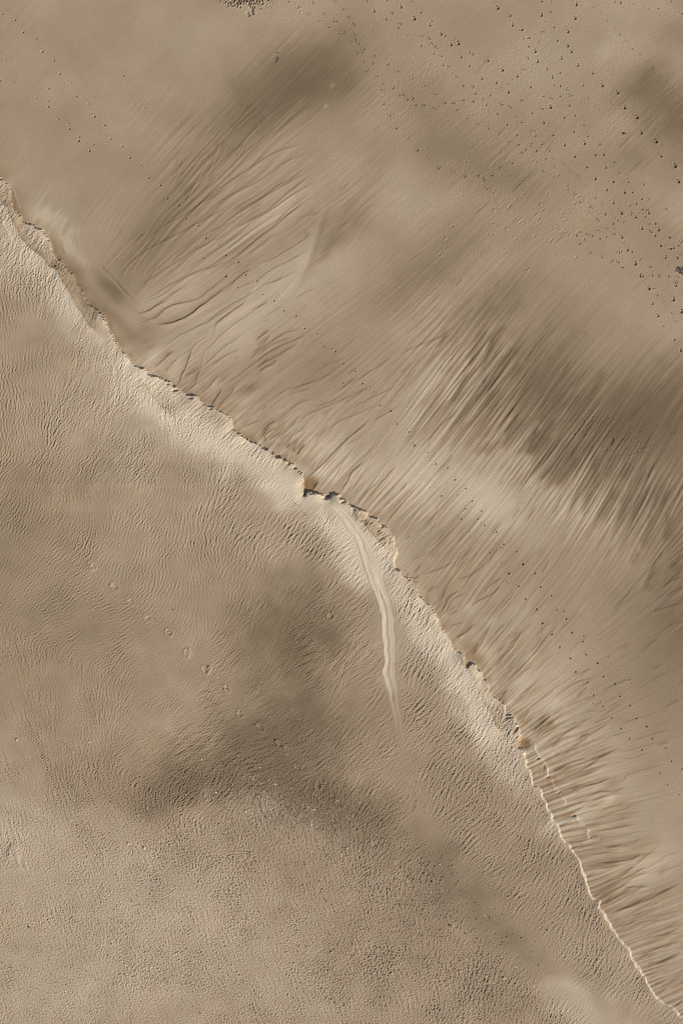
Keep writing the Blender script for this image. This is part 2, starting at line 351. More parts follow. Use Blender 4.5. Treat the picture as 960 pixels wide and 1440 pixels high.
# d: dark thread (face turned up-left), b: bright thread (face turned down-right), e: bright thread with darker sand below it
RILLS = [
 ((130,260,4.8), [
  ('d',1.1,[(230,560),(330,470),(440,400),(560,345),(700,270),(860,180),(960,120)]),
  ('d',.8,[(440,300),(560,240),(700,150),(840,70),(960,0)]),
  ('d',1,[(290,790),(370,660),(450,600),(560,530),(660,460),(760,410),(870,350),(960,300)]),
  ('d',1,[(310,790),(430,740),(500,690),(600,640),(700,590),(860,540),(960,490)]),
  ('d',1,[(330,800),(450,760),(560,680),(680,600),(800,550)]),
  ('d',1.1,[(300,870),(400,840),(480,780),(590,710),(700,650)]),
  ('d',1.2,[(300,900),(420,900),(530,820),(700,780),(780,720),(880,640),(960,560)]),
  ('d',1.7,[(380,945),(540,930),(660,880),(760,800),(880,710),(960,650)]),
  ('d',1,[(760,950),(860,860),(960,800)]),('d',1,[(820,950),(900,890),(960,840)]),
  ('d',.8,[(500,560),(620,450),(740,350),(960,240)]),
  ('b',1,[(60,610),(130,520),(230,410),(340,310),(380,270)]),
  ('b',.9,[(120,640),(200,560),(300,460),(400,360),(510,270),(600,180),(700,0)]),
  ('b',1.2,[(200,660),(215,600),(260,540),(330,470)]),('b',1,[(460,720),(500,670),(600,590)]),
  ('b',.9,[(330,740),(390,640),(470,500)]),('b',.8,[(640,130),(660,60),(700,0)]),
  ('b',.9,[(290,780),(330,710),(380,640)]),('b',.9,[(520,790),(560,740),(620,700)])]),
 ((240,120,4.8), [
  ('d',1.1,[(0,940),(130,860),(240,770),(330,700),(480,600),(620,510),(740,440),(860,410),(960,340)]),
  ('d',.9,[(130,810),(250,700),(380,580),(500,460),(600,380),(700,300),(790,230)]),
  ('d',1,[(250,850),(400,750),(560,670),(680,590),(780,520),(960,440)]),
  ('d',1.2,[(330,950),(450,870),(580,790),(700,700),(830,620),(960,510)]),
  ('d',1.5,[(450,960),(560,900),(660,840),(780,740),(880,660),(960,590)]),
  ('d',1.2,[(690,950),(780,860),(880,780),(960,720)]),
  ('d',.9,[(370,500),(450,430),(520,340),(620,250),(700,190)]),('d',.8,[(240,640),(320,540),(400,460),(470,380)]),
  ('b',1.3,[(400,340),(430,300),(510,230),(600,150),(615,130)]),('b',1.1,[(100,840),(150,700),(230,560),(240,480)]),
  ('b',1,[(200,680),(270,570),(330,400),(350,330)]),('b',.8,[(90,760),(180,650)]),('b',1,[(350,480),(370,420),(350,370)]),
  ('b',1,[(0,700),(50,600),(100,500)]),('b',.8,[(560,260),(620,190),(690,120)]),('b',.8,[(700,200),(770,140),(840,90)]),
  ('b',1,[(430,540),(500,460),(520,390)]),('b',.8,[(650,330),(720,280),(830,180)]),('b',.8,[(40,560),(70,480),(120,450)]),
  ('b',.8,[(150,540),(240,470),(290,430)]),('b',.8,[(440,500),(480,440),(490,400)]),('b',.8,[(600,400),(650,330),(720,290)]),
  ('b',.9,[(420,720),(490,650),(560,600)]),('b',.8,[(480,170),(500,110)]),('b',.8,[(300,360),(350,300)]),('b',.8,[(560,330),(600,260),(680,200)])]),
 ((320,240,4.8), [
  ('d',1.6,[(0,620),(100,550),(220,450),(330,370),(440,280),(540,200)]),('d',1.5,[(0,420),(120,360),(260,290),(380,210),(500,130),(640,40)]),
  ('d',1,[(0,310),(130,240),(280,160),(420,80),(560,0)]),('d',1,[(130,580),(230,500),(320,420)]),
  ('d',1,[(180,640),(300,600),(400,540),(500,480),(590,430)]),('d',1.5,[(0,790),(90,710),(170,660)]),
  ('d',1,[(0,860),(90,790),(200,740),(320,660),(440,600),(570,520)]),('d',.8,[(200,790),(320,750),(470,680)]),
  ('d',1,[(0,920),(100,870),(180,810)]),('d',1.2,[(20,950),(90,910),(130,870)]),('d',.9,[(160,950),(260,900)]),('d',.6,[(430,340),(560,300),(660,280)]),
  ('d',.6,[(750,150),(830,80)]),('e',.9,[(440,800),(520,680),(570,560),(610,430),(650,300),(690,220)]),
  ('d',.6,[(440,880),(520,830),(600,800)])]),
 ((180,420,4.8), [
  ('d',1.2,[(50,100),(120,90),(200,50),(290,0)]),('d',1,[(60,170),(160,140),(250,70),(330,40),(450,10)]),
  ('d',1.8,[(180,180),(300,165),(400,120),(500,50),(580,0)]),('d',1,[(210,350),(320,270),(430,210),(560,150),(700,60),(780,0)]),
  ('d',1.1,[(580,250),(600,170),(680,110),(800,20)]),('d',1,[(490,410),(550,330),(650,230),(770,140),(900,60)]),
  ('d',.9,[(480,490),(560,410),(680,310),(800,230)]),('d',1.4,[(170,480),(220,430),(320,350)]),('d',1.2,[(240,500),(290,450),(350,400)]),
  ('d',1.6,[(330,600),(370,510),(410,420),(440,330)]),('d',1.2,[(400,620),(450,580),(490,470)]),('d',2,[(560,730),(600,670),(640,600)]),
  ('d',1.1,[(500,640),(560,580),(610,510)]),('d',1.3,[(600,740),(700,630),(720,580)]),('b',1,[(360,560),(400,450),(450,330),(540,250),(580,180)]),
  ('b',.9,[(440,570),(490,490),(520,370),(560,290)]),('d',1,[(640,590),(760,510),(850,440),(960,370)]),('d',1,[(860,480),(960,400)]),
  ('d',1,[(820,420),(890,350),(960,320)]),('d',1,[(840,380),(960,260)]),('d',.8,[(850,300),(960,210)]),('d',1.1,[(880,500),(960,440)]),
  ('d',1.2,[(770,870),(900,820)]),('d',1.5,[(900,940),(960,860)]),('d',1.2,[(160,510),(230,490)]),('d',1,[(380,520),(440,500)]),
  ('d',.9,[(560,460),(680,380),(790,330)])]),
 ((360,400,5.333), [
  ('d',1,[(0,420),(110,340)]),('d',1.1,[(0,470),(120,380)]),('d',1.1,[(0,510),(100,440),(220,370),(350,330)]),('d',1.1,[(0,550),(130,450),(280,400)]),
  ('d',1.3,[(0,590),(100,510),(240,440),(400,370)]),('d',1.3,[(0,630),(120,560),(250,480),(330,430)]),('d',1,[(20,660),(100,610),(180,550)]),
  ('d',.8,[(280,780),(400,740),(520,690),(580,640)]),('d',.8,[(230,840),(330,800),(420,790)]),('d',.8,[(430,930),(560,880),(620,840)]),
  ('d',.7,[(0,190),(100,120)]),('d',.7,[(640,900),(760,830),(830,780)]),('d',.7,[(70,250),(200,160)]),('d',.7,[(480,650),(560,590),(660,560)])]),
 ((360,520,4.8), [
  ('d',2.2,[(310,750),(420,670),(500,590),(600,490),(700,400),(790,320)]),('b',1.2,[(520,780),(570,670),(640,560),(720,450),(780,390)]),
  ('d',2,[(570,830),(620,750),(650,690),(740,610)]),('b',1.2,[(600,880),(660,750),(740,630),(820,520),(880,430),(960,340)]),
  ('b',1.5,[(690,920),(780,780),(860,670),(960,550)]),('d',1.3,[(680,930),(720,850),(830,750)]),('d',1.4,[(750,880),(830,780),(960,640)]),
  ('b',1.1,[(750,930),(820,830),(960,660)]),('b',1.1,[(850,950),(960,830)]),('d',2.2,[(380,820),(420,750)]),('b',1.2,[(380,690),(410,620)]),
  ('d',2.2,[(205,535),(240,490)]),('d',2.2,[(250,560),(270,520)]),('d',2,[(275,580),(330,500)]),('d',1.3,[(160,480),(200,430)]),
  ('d',1.5,[(60,500),(70,440),(130,390)]),('d',1.3,[(90,480),(170,420)]),('b',1.8,[(270,590),(350,490)]),('b',1.8,[(240,560),(290,480)]),
  ('b',1.5,[(200,620),(230,570)]),('d',1.4,[(40,430),(90,370),(140,340)]),('d',.9,[(90,220),(180,150),(300,110),(440,70)]),
  ('d',.9,[(150,340),(280,230),(400,200)]),('d',1,[(240,420),(340,310),(450,260),(570,210),(720,140),(820,90)]),('d',.9,[(250,440),(360,380)]),
  ('d',.9,[(440,440),(560,350),(700,290),(830,230)]),('b',1.4,[(200,540),(260,430)]),('b',1.2,[(110,540),(140,480)]),('b',1,[(390,820),(470,700)]),
  ('d',.9,[(620,280),(760,200),(960,110)]),('d',1,[(790,350),(960,250)])]),
 ((560,440,4.8), [
  ('e',1.3,[(100,680),(180,580),(250,500),(300,430),(390,280)]),('e',1.1,[(10,900),(80,810),(160,690),(240,570),(310,460)]),
  ('e',1.1,[(110,870),(200,740),(290,640),(400,530),(440,440)]),('d',1,[(190,920),(220,840),(300,740),(400,680)]),
  ('e',2,[(230,940),(330,800),(450,640),(520,560),(600,450),(700,300),(800,190),(860,90)]),('e',2,[(520,420),(590,270),(625,170),(680,100),(740,40)]),
  ('e',1.4,[(310,950),(420,780),(520,690),(620,540),(720,480)]),('e',1.3,[(390,950),(520,780),(640,620),(700,520)]),
  ('e',1.5,[(330,620),(400,500),(470,370)]),('e',1.2,[(460,320),(520,220),(590,100)]),('e',1.2,[(680,930),(740,780),(800,660)]),
  ('e',1.3,[(780,960),(860,860),(940,740)]),('e',1.4,[(850,950),(960,800)]),('e',1.2,[(490,950),(610,850)]),('e',1.2,[(560,950),(700,830)]),
  ('e',.9,[(720,450),(800,330)]),('d',.8,[(150,250),(300,150),(400,80)]),('d',.8,[(0,290),(140,220),(330,150)]),('e',.8,[(420,330),(500,210),(540,100)]),
  ('e',.8,[(800,560),(870,450),(930,330)]),('e',.8,[(560,650),(680,490)])]),
 ((740,540,4.8), [
  ('e',1.6,[(-30,480),(0,430),(50,290)]),('e',1.6,[(0,490),(50,400),(110,310),(180,200)]),('e',1.6,[(0,560),(90,420),(160,310)]),
  ('e',1.6,[(0,640),(90,530),(190,390),(250,300)]),('e',1.6,[(30,680),(150,560),(250,410),(320,350)]),('e',1.8,[(80,740),(190,580),(270,470),(350,370)]),
  ('e',1.8,[(160,700),(270,560),(330,460)]),('e',1.4,[(240,900),(340,720),(430,560),(460,440)]),('e',1.3,[(340,830),(420,660),(480,540)]),
  ('e',1.4,[(440,940),(530,780),(610,660)]),('e',1.3,[(570,950),(650,790),(730,640),(790,560)]),('e',1.1,[(680,930),(760,760),(830,650)]),
  ('e',.8,[(60,250),(110,190)]),('e',.8,[(270,260),(320,170)]),('e',1,[(350,900),(400,770),(440,700)]),('e',1,[(500,640),(560,520),(600,440)]),
  ('e',.9,[(620,640),(680,520)]),('e',.9,[(840,900),(900,760),(950,680)])]),
 ((800,680,6), [
  ('e',1.2,[(160,380),(260,220),(380,20)]),('e',1.3,[(310,480),(400,300),(480,120),(530,30)]),('e',1,[(400,520),(500,320),(600,50)]),
  ('e',1.2,[(570,550),(650,350),(700,200)]),('e',.9,[(490,690),(570,550)]),('e',1.3,[(770,500),(830,240)]),('e',1,[(600,920),(680,730),(720,650)]),
  ('e',.8,[(90,480),(200,290)]),('d',1,[(640,830),(740,740)]),('d',1,[(760,900),(850,830),(960,780)]),('d',1.1,[(800,950),(960,870)]),
  ('d',1,[(690,1080),(960,1000)]),('d',1,[(680,720),(800,560)]),('e',1,[(830,740),(870,640)]),('d',1,[(840,720),(960,620)]),('d',.9,[(780,880),(960,720)])]),
 ((540,680,4.8), [
  ('b',1.6,[(10,280),(60,220),(150,110),(250,10)]),('b',1.2,[(0,170),(110,60),(170,0)]),('b',1,[(160,560),(260,470),(360,390),(450,300),(540,220)]),
  ('d',1,[(210,520),(300,450)]),('b',1.6,[(380,890),(400,770),(460,650),(560,540),(640,460)]),('b',1.4,[(300,770),(370,710),(430,630),(510,500),(560,430)]),
  ('d',1.2,[(200,610),(250,550)]),('d',1,[(260,620),(370,580),(470,530)]),('b',1,[(260,340),(330,250),(380,140),(460,20)]),
  ('b',1,[(310,340),(380,230),(430,180)]),('d',1,[(150,380),(180,350)]),('d',1,[(490,650),(600,610),(700,520)]),
  ('d',1.5,[(380,890),(440,770),(520,720)]),('d',1.3,[(400,890),(480,820)]),('d',1.6,[(160,630),(200,640),(250,620)]),('b',.9,[(100,370),(200,230),(300,80)]),
  ('d',1.2,[(150,640),(165,600)]),('d',1.2,[(180,660),(240,670)]),('d',1.1,[(290,740),(340,690)]),('d',1.1,[(410,880),(470,780),(560,740)]),('d',1,[(420,900),(500,850)])]),
 ((600,760,4.8), [
  ('b',1.7,[(310,800),(380,680),(430,580),(480,490),(550,410),(600,330)]),('b',1,[(480,480),(560,400),(620,310),(720,180)]),
  ('b',1,[(350,500),(420,420),(500,310),(600,180)]),('b',1,[(360,830),(430,720),(520,620),(600,500)]),('b',1.4,[(430,900),(520,800),(600,690),(660,580)]),
  ('b',1.5,[(520,950),(640,830),(740,710),(820,580)]),('b',1.6,[(550,950),(680,820),(830,650)]),('b',1.2,[(590,955),(740,810),(850,710)]),
  ('b',1.2,[(690,940),(790,830),(880,760)]),('d',2,[(190,665),(260,620),(320,560)]),('d',1.1,[(290,450),(350,410),(430,370),(510,300)]),
  ('d',1.1,[(380,370),(420,310),(510,250)]),('d',1,[(150,580),(260,550)]),('d',1.2,[(310,770),(350,690)]),('d',1,[(450,640),(530,560)]),
  ('d',.9,[(290,160),(350,70)]),('b',.9,[(560,260),(700,130),(740,60)])]),
 ((660,860,4.8), [
  ('b',1,[(160,390),(260,280),(330,190),(370,110)]),('b',1.2,[(290,660),(420,560),(520,480)]),('b',2,[(340,770),(420,660)]),
  ('b',2.4,[(420,820),(550,700)]),('b',2,[(440,860),(580,740)]),('b',1,[(510,830),(600,760)]),('d',1.4,[(220,570),(260,520)]),
  ('d',1.4,[(430,800),(520,720)]),('d',1,[(550,910),(680,800),(800,760)]),('d',1,[(720,580),(800,500)]),('d',1,[(500,640),(600,560),(700,490),(850,440)]),
  ('d',.9,[(640,650),(760,600),(880,560)]),('d',1,[(600,800),(740,740)]),('b',1,[(470,620),(600,500),(640,460)]),('b',1,[(370,570),(480,440)]),
  ('d',.9,[(700,440),(820,380)]),('d',1,[(640,950),(760,880)]),('b',1.2,[(200,520),(330,330)])]),
 ((760,980,4.8), [
  ('d',1.2,[(60,350),(150,290),(220,260)]),('d',1.3,[(100,350),(220,330),(340,250),(430,190),(490,130)]),('d',2,[(260,270),(330,250)]),
  ('d',1,[(150,390),(300,330),(450,270),(640,220)]),('d',2,[(80,550),(200,530),(330,460),(430,390),(560,330)]),('d',1.1,[(200,560),(330,510),(460,450)]),
  ('d',1.5,[(190,640),(300,600),(400,580),(480,540)]),('d',1.8,[(200,710),(300,690),(400,640),(500,640),(600,580)]),
  ('d',1.5,[(240,760),(340,710),(460,660),(600,650)]),('d',1.2,[(170,800),(300,740)]),('d',1.2,[(340,850),(450,790),(560,760),(640,720)]),
  ('d',1.4,[(330,910),(480,890),(640,860)]),('d',1,[(400,770),(520,720)]),('d',.9,[(300,100),(450,90)]),('d',.9,[(440,620),(560,560),(600,520),(850,450)]),
  ('d',.9,[(420,390),(560,370),(700,330),(900,280)]),('b',2,[(0,210),(80,110)]),('b',1.8,[(0,270),(110,170)]),('b',1.4,[(90,520),(190,450)]),
  ('b',1.2,[(210,650),(270,600)]),('b',1.1,[(100,430),(200,370),(280,340)]),('d',1.1,[(40,430),(140,380)]),('d',.8,[(600,300),(760,250),(880,210)]),
  ('d',.8,[(500,170),(640,150),(800,90)]),('d',1,[(350,180),(470,130)])]),
 ((760,1140,4.8), [
  ('d',1.2,[(340,190),(480,180),(640,160)]),('d',1.3,[(330,230),(450,240),(580,230),(700,190)]),('d',2.6,[(370,355),(500,350),(620,320),(690,280)]),
  ('d',1.6,[(470,680),(600,650),(720,600),(860,530),(960,480)]),('d',1.8,[(540,530),(620,515),(740,510)]),('d',1.3,[(440,560),(540,510),(640,440),(760,410)]),
  ('d',1,[(580,780),(700,750),(850,730),(960,680)]),('d',1.1,[(520,800),(650,740)]),('d',1,[(470,500),(640,360),(820,210)]),('d',1,[(430,640),(510,540)]),
  ('d',.9,[(720,870),(960,780)]),('d',1.2,[(700,950),(960,880)]),('d',.8,[(780,420),(960,360)]),('d',1,[(310,450),(380,410)]),('d',1.2,[(120,110),(220,60)]),
  ('b',2,[(190,270),(310,220)]),('d',.8,[(780,330),(960,260)]),('b',1,[(370,590),(430,530)]),('b',.8,[(650,370),(720,290)]),('d',1,[(160,140),(270,110)])]),
 ((800,1260,6), [
  ('d',1.3,[(290,160),(430,120),(600,50),(780,0)]),('d',1.1,[(400,290),(500,240),(620,190),(800,150),(960,110)]),('d',.8,[(590,270),(760,200)]),
  ('d',1.8,[(560,510),(680,470),(820,410),(960,370)]),('d',1.8,[(660,580),(780,550),(960,460)]),('d',.8,[(610,370),(800,330),(960,300)]),
  ('d',1,[(740,840),(820,770)]),('d',1.2,[(900,930),(960,870)]),('b',1.5,[(620,650),(700,590),(960,500)]),('b',1.2,[(590,540),(680,480)]),
  ('d',.9,[(370,240),(430,200)]),('b',.9,[(680,700),(760,660)])])]
for (ox, oy, s), lst in RILLS:
    for kind, amp, pl in lst:
        pts = [(ox + u / s, oy + v / s) for u, v in pl]
        if pts[0][0] > pts[-1][0]: pts = pts[::-1]
        amp = amp * (0.8 + 0.2 * random.random())
        if oy >= 980 and kind == 'd': amp *= .8
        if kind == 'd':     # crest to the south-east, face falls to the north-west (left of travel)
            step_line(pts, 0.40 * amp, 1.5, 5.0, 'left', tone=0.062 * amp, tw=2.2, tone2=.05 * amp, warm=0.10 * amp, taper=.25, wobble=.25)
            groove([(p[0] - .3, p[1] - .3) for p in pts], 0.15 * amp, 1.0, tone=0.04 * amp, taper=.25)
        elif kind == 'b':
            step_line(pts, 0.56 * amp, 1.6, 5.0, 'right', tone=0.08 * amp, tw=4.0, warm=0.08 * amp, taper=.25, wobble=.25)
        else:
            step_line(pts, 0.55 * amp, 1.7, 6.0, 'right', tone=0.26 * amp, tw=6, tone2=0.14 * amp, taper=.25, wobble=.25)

# many lesser threads that follow the same flow
def flow_angle(px, py):
    j = int(round((py - y0) / CG)); i = int(round((px - x0) / CG))
    return ANG[min(max(j, 0), ANG.shape[0] - 1), min(max(i, 0), ANG.shape[1] - 1)]
AFC = idw([(q[0], q[1]) for q in AMP], [q[2] for q in AMP])
rr_ = random.Random(5)
nt_ = 0
while nt_ < 900:
    px, py = rr_.uniform(60, 990), rr_.uniform(60, 1470)
    if nt_ % 4 == 0: px, py = rr_.uniform(730, 970), rr_.uniform(1010, 1460)
    if nt_ % 4 == 1: px, py = rr_.uniform(580, 980), rr_.uniform(440, 800)
    i, j = int((px - x0) / G), int((py - y0) / G)
    if SD[j, i] < 4: continue
    ci, cj = int((px - x0) / CG), int((py - y0) / CG)
    af = AFC[cj, ci]
    if nt_ % 4 == 0 and (SD[j, i] > 75 or rr_.random() < SD[j, i] / 90): continue
    if nt_ % 4 != 0 and rr_.random() > min(af, 1.2) ** 1.7: continue
    if px < 560 and py < 480 and rr_.random() < .75: continue
    L = rr_.uniform(16, 62) * (1.5 if nt_ % 4 == 1 else 1); pts = [(px, py)]
    off = rr_.gauss(0, .07)
    for k in range(int(L / 6)):
        an = flow_angle(*pts[-1]) + off
        c_, s_ = math.cos(an), math.sin(an)
        if c_ < 0: c_, s_ = -c_, -s_
        pts.append((pts[-1][0] + 6 * c_, pts[-1][1] - 6 * s_))
    if len(pts) < 3: continue
    q = rr_.uniform(.25, .85)
    nt_ += 1
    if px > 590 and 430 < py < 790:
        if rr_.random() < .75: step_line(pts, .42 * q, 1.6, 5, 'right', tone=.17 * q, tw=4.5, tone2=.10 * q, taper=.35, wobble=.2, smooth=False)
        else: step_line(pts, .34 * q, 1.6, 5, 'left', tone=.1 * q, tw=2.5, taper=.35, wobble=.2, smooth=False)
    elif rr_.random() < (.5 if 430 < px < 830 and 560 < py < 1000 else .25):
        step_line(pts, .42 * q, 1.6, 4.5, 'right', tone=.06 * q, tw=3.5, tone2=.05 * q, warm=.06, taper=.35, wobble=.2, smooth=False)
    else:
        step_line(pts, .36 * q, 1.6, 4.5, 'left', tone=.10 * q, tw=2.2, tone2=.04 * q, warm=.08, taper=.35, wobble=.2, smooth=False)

# secondary edges on the bank and below it
def px4(ox, oy, s, pl): return [(ox + u / s, oy + v / s) for u, v in pl]
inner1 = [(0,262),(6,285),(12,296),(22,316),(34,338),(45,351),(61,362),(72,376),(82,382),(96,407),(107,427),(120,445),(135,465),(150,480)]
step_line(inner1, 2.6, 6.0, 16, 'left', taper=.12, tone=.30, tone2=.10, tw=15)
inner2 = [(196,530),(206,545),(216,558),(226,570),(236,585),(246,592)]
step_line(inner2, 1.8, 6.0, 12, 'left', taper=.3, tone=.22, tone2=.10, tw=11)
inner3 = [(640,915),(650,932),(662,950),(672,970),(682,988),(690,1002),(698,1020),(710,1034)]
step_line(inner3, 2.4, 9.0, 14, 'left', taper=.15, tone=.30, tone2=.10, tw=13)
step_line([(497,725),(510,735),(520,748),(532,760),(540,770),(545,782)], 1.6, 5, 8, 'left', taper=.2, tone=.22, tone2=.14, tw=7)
step_line([(776,1105),(786,1116),(795,1125),(796,1134)], 1.5, 1.8, 6, 'left', warm=.06, tone=-.16, tw=2, smooth=False)  # this and the next two: sunlit cream face painted into the tone
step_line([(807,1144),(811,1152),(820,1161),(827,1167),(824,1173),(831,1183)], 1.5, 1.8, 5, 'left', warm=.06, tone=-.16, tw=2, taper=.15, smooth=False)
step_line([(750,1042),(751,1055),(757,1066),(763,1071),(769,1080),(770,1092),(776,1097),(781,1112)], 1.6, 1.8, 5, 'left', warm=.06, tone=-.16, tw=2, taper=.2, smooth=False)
for pl in ([(16,262),(22,280),(30,296)], [(2,300),(8,320),(20,345)], [(15,292),(30,325),(50,350)]):
    step_line(pl, 1.1, 3, 6, 'left', taper=.3)
# darker brown patches and hollows at the lower notches
def blot(cx_, cy_, rx, ry, an, tone=0.0, warm=0.0, dep=0.0, sharp=2.0):
    m = max(rx, ry) * 1.8 + 3
    i0, i1, j0, j1 = window([(cx_, cy_)], m)
    if i1 <= i0 or j1 <= j0: return
    sl = (slice(j0, j1), slice(i0, i1))
    c, s = math.cos(math.radians(an)), math.sin(math.radians(an))
    dx, dy = X[sl] - cx_, -(Y[sl] - cy_)
    q = ((dx * c + dy * s) / rx) ** 2 + ((-dx * s + dy * c) / ry) ** 2
    g = np.exp(-q ** (sharp / 2) * .7).astype(f32)
    if tone: T[sl] += tone * g
    if warm: WARM[sl] += warm * g
    if dep: H[sl] -= dep * g
blot(734, 1045, 9, 7, 20, tone=-.24, warm=.7, dep=2.2, sharp=3.5)
blot(796, 1146, 9, 3.5, 20, tone=-.18, warm=.8, dep=.6, sharp=3)
blot(777, 1100, 8, 6, 30, tone=-.14, warm=.7, dep=.3)
blot(436, 680, 10, 8, 40, tone=-.22, warm=.8, dep=.3, sharp=3)
blot(851, 1262, 10, 14, -30, tone=-.12, warm=.25)
blot(880, 1205, 34, 3.5, 8, tone=-.15, warm=.3)
blot(660, 912, 14, 8, -45, tone=-.12, warm=.5)
for (bx, by, r, t) in [(818,1036,7,-.12),(843,1062,10,-.14),(793,1081,8,-.14),(808,1103,6,-.1),(786,1058,5,-.1),(858,1101,8,-.12),(826,1085,6,-.1),(860,1135,14,-.06),
      (873,1146,12,-.06),(905,1185,14,-.06),(860,1245,16,-.12),(212,488,6,-.12),(205,480,6,-.1),(196,470,10,-.07),(236,498,5,-.1),(272,522,8,-.1),(351,545,6,-.12),(342,552,9,-.08),
      (456,608,8,-.10),(382,600,12,-.06),(930,1255,12,-.1),(930,1225,5,-.12),(655,885,10,-.06)]:
    blot(bx, by, r * 1.3, r * .6, 25, tone=t, warm=.15)
for (bx, by, r, t) in [(745,925,9,.14),(690,875,7,.12),(690,925,9,.12),(680,915,7,.12),(855,1125,8,.14),(735,955,12,.1),(777,985,10,.1),(467,121,2.4,.22),(458,150,2.4,.22),
      (300,545,9,.12),(330,585,7,.08),(215,500,9,.1),(250,520,12,.1),(340,560,12,.1),(295,600,9,.08),(452,665,9,.16),(470,670,6,.14),(640,805,9,.08),(660,855,9,.12),(850,75,12,.08)]:
    blot(bx, by, r * 1.2, r * .75, 50, tone=t)
# holes at the notches (hollows that hold shadow, deepened slightly in the tone)
for (bx, by, rx, ry, an, dp) in [(460,699,5,2.2,15,5.5),(428,696,2.6,1.8,20,4.5),(438,694,5,1.2,-8,2.5),(482,706,3.4,1.4,20,3),(497,716,3,1.5,-40,2),(246,549,4,1.3,5,3.5),(236,540,3,1,-10,2),
      (268,560,3,1,-5,2.5),(296,575,3,1.2,0,2.5),(382,636,2,1.6,0,2),(391,641,2.2,1.8,0,2.5),(399,646,2.2,1.8,0,2.5),(406,652,2,1.5,0,2.5),(414,658,2.4,1.5,0,2.8),
      (660,934,3.2,1.1,35,2.6),(713,1009,5,1.1,12,2.8),(724,1027,5,1.3,40,2.6),(756,1066,2.6,1.2,20,1.5),(769,1092,3,1.5,10,1.6),(784,1115,2,1.2,0,1.2),(806,1147,4,1.0,10,1.0),
      (764,1078,2,5,-10,.8),(537,740,3,1.6,40,1.6),(546,760,2,4,0,1),(787,1113,2,1.4,0,.6),(829,1178,2,1.4,0,.9),(8,283,1.5,1.5,0,1.5),(1,252,3,1.5,0,2.5)]:
    blot(bx, by, rx, ry, an, dep=dp, tone=-.05, sharp=3.2)
for k in range(26):     # crumbled brown pockets along the upper shelf
    t = k / 25
    bx = 498 + 52 * t + random.uniform(-3, 3); by = 718 + 48 * t ** 1.1 + random.uniform(-4, 4)
    blot(bx, by, random.uniform(2, 4), random.uniform(1.2, 2.2), random.uniform(0, 90), dep=random.uniform(-.7, 1.2), tone=-.07, warm=.25)

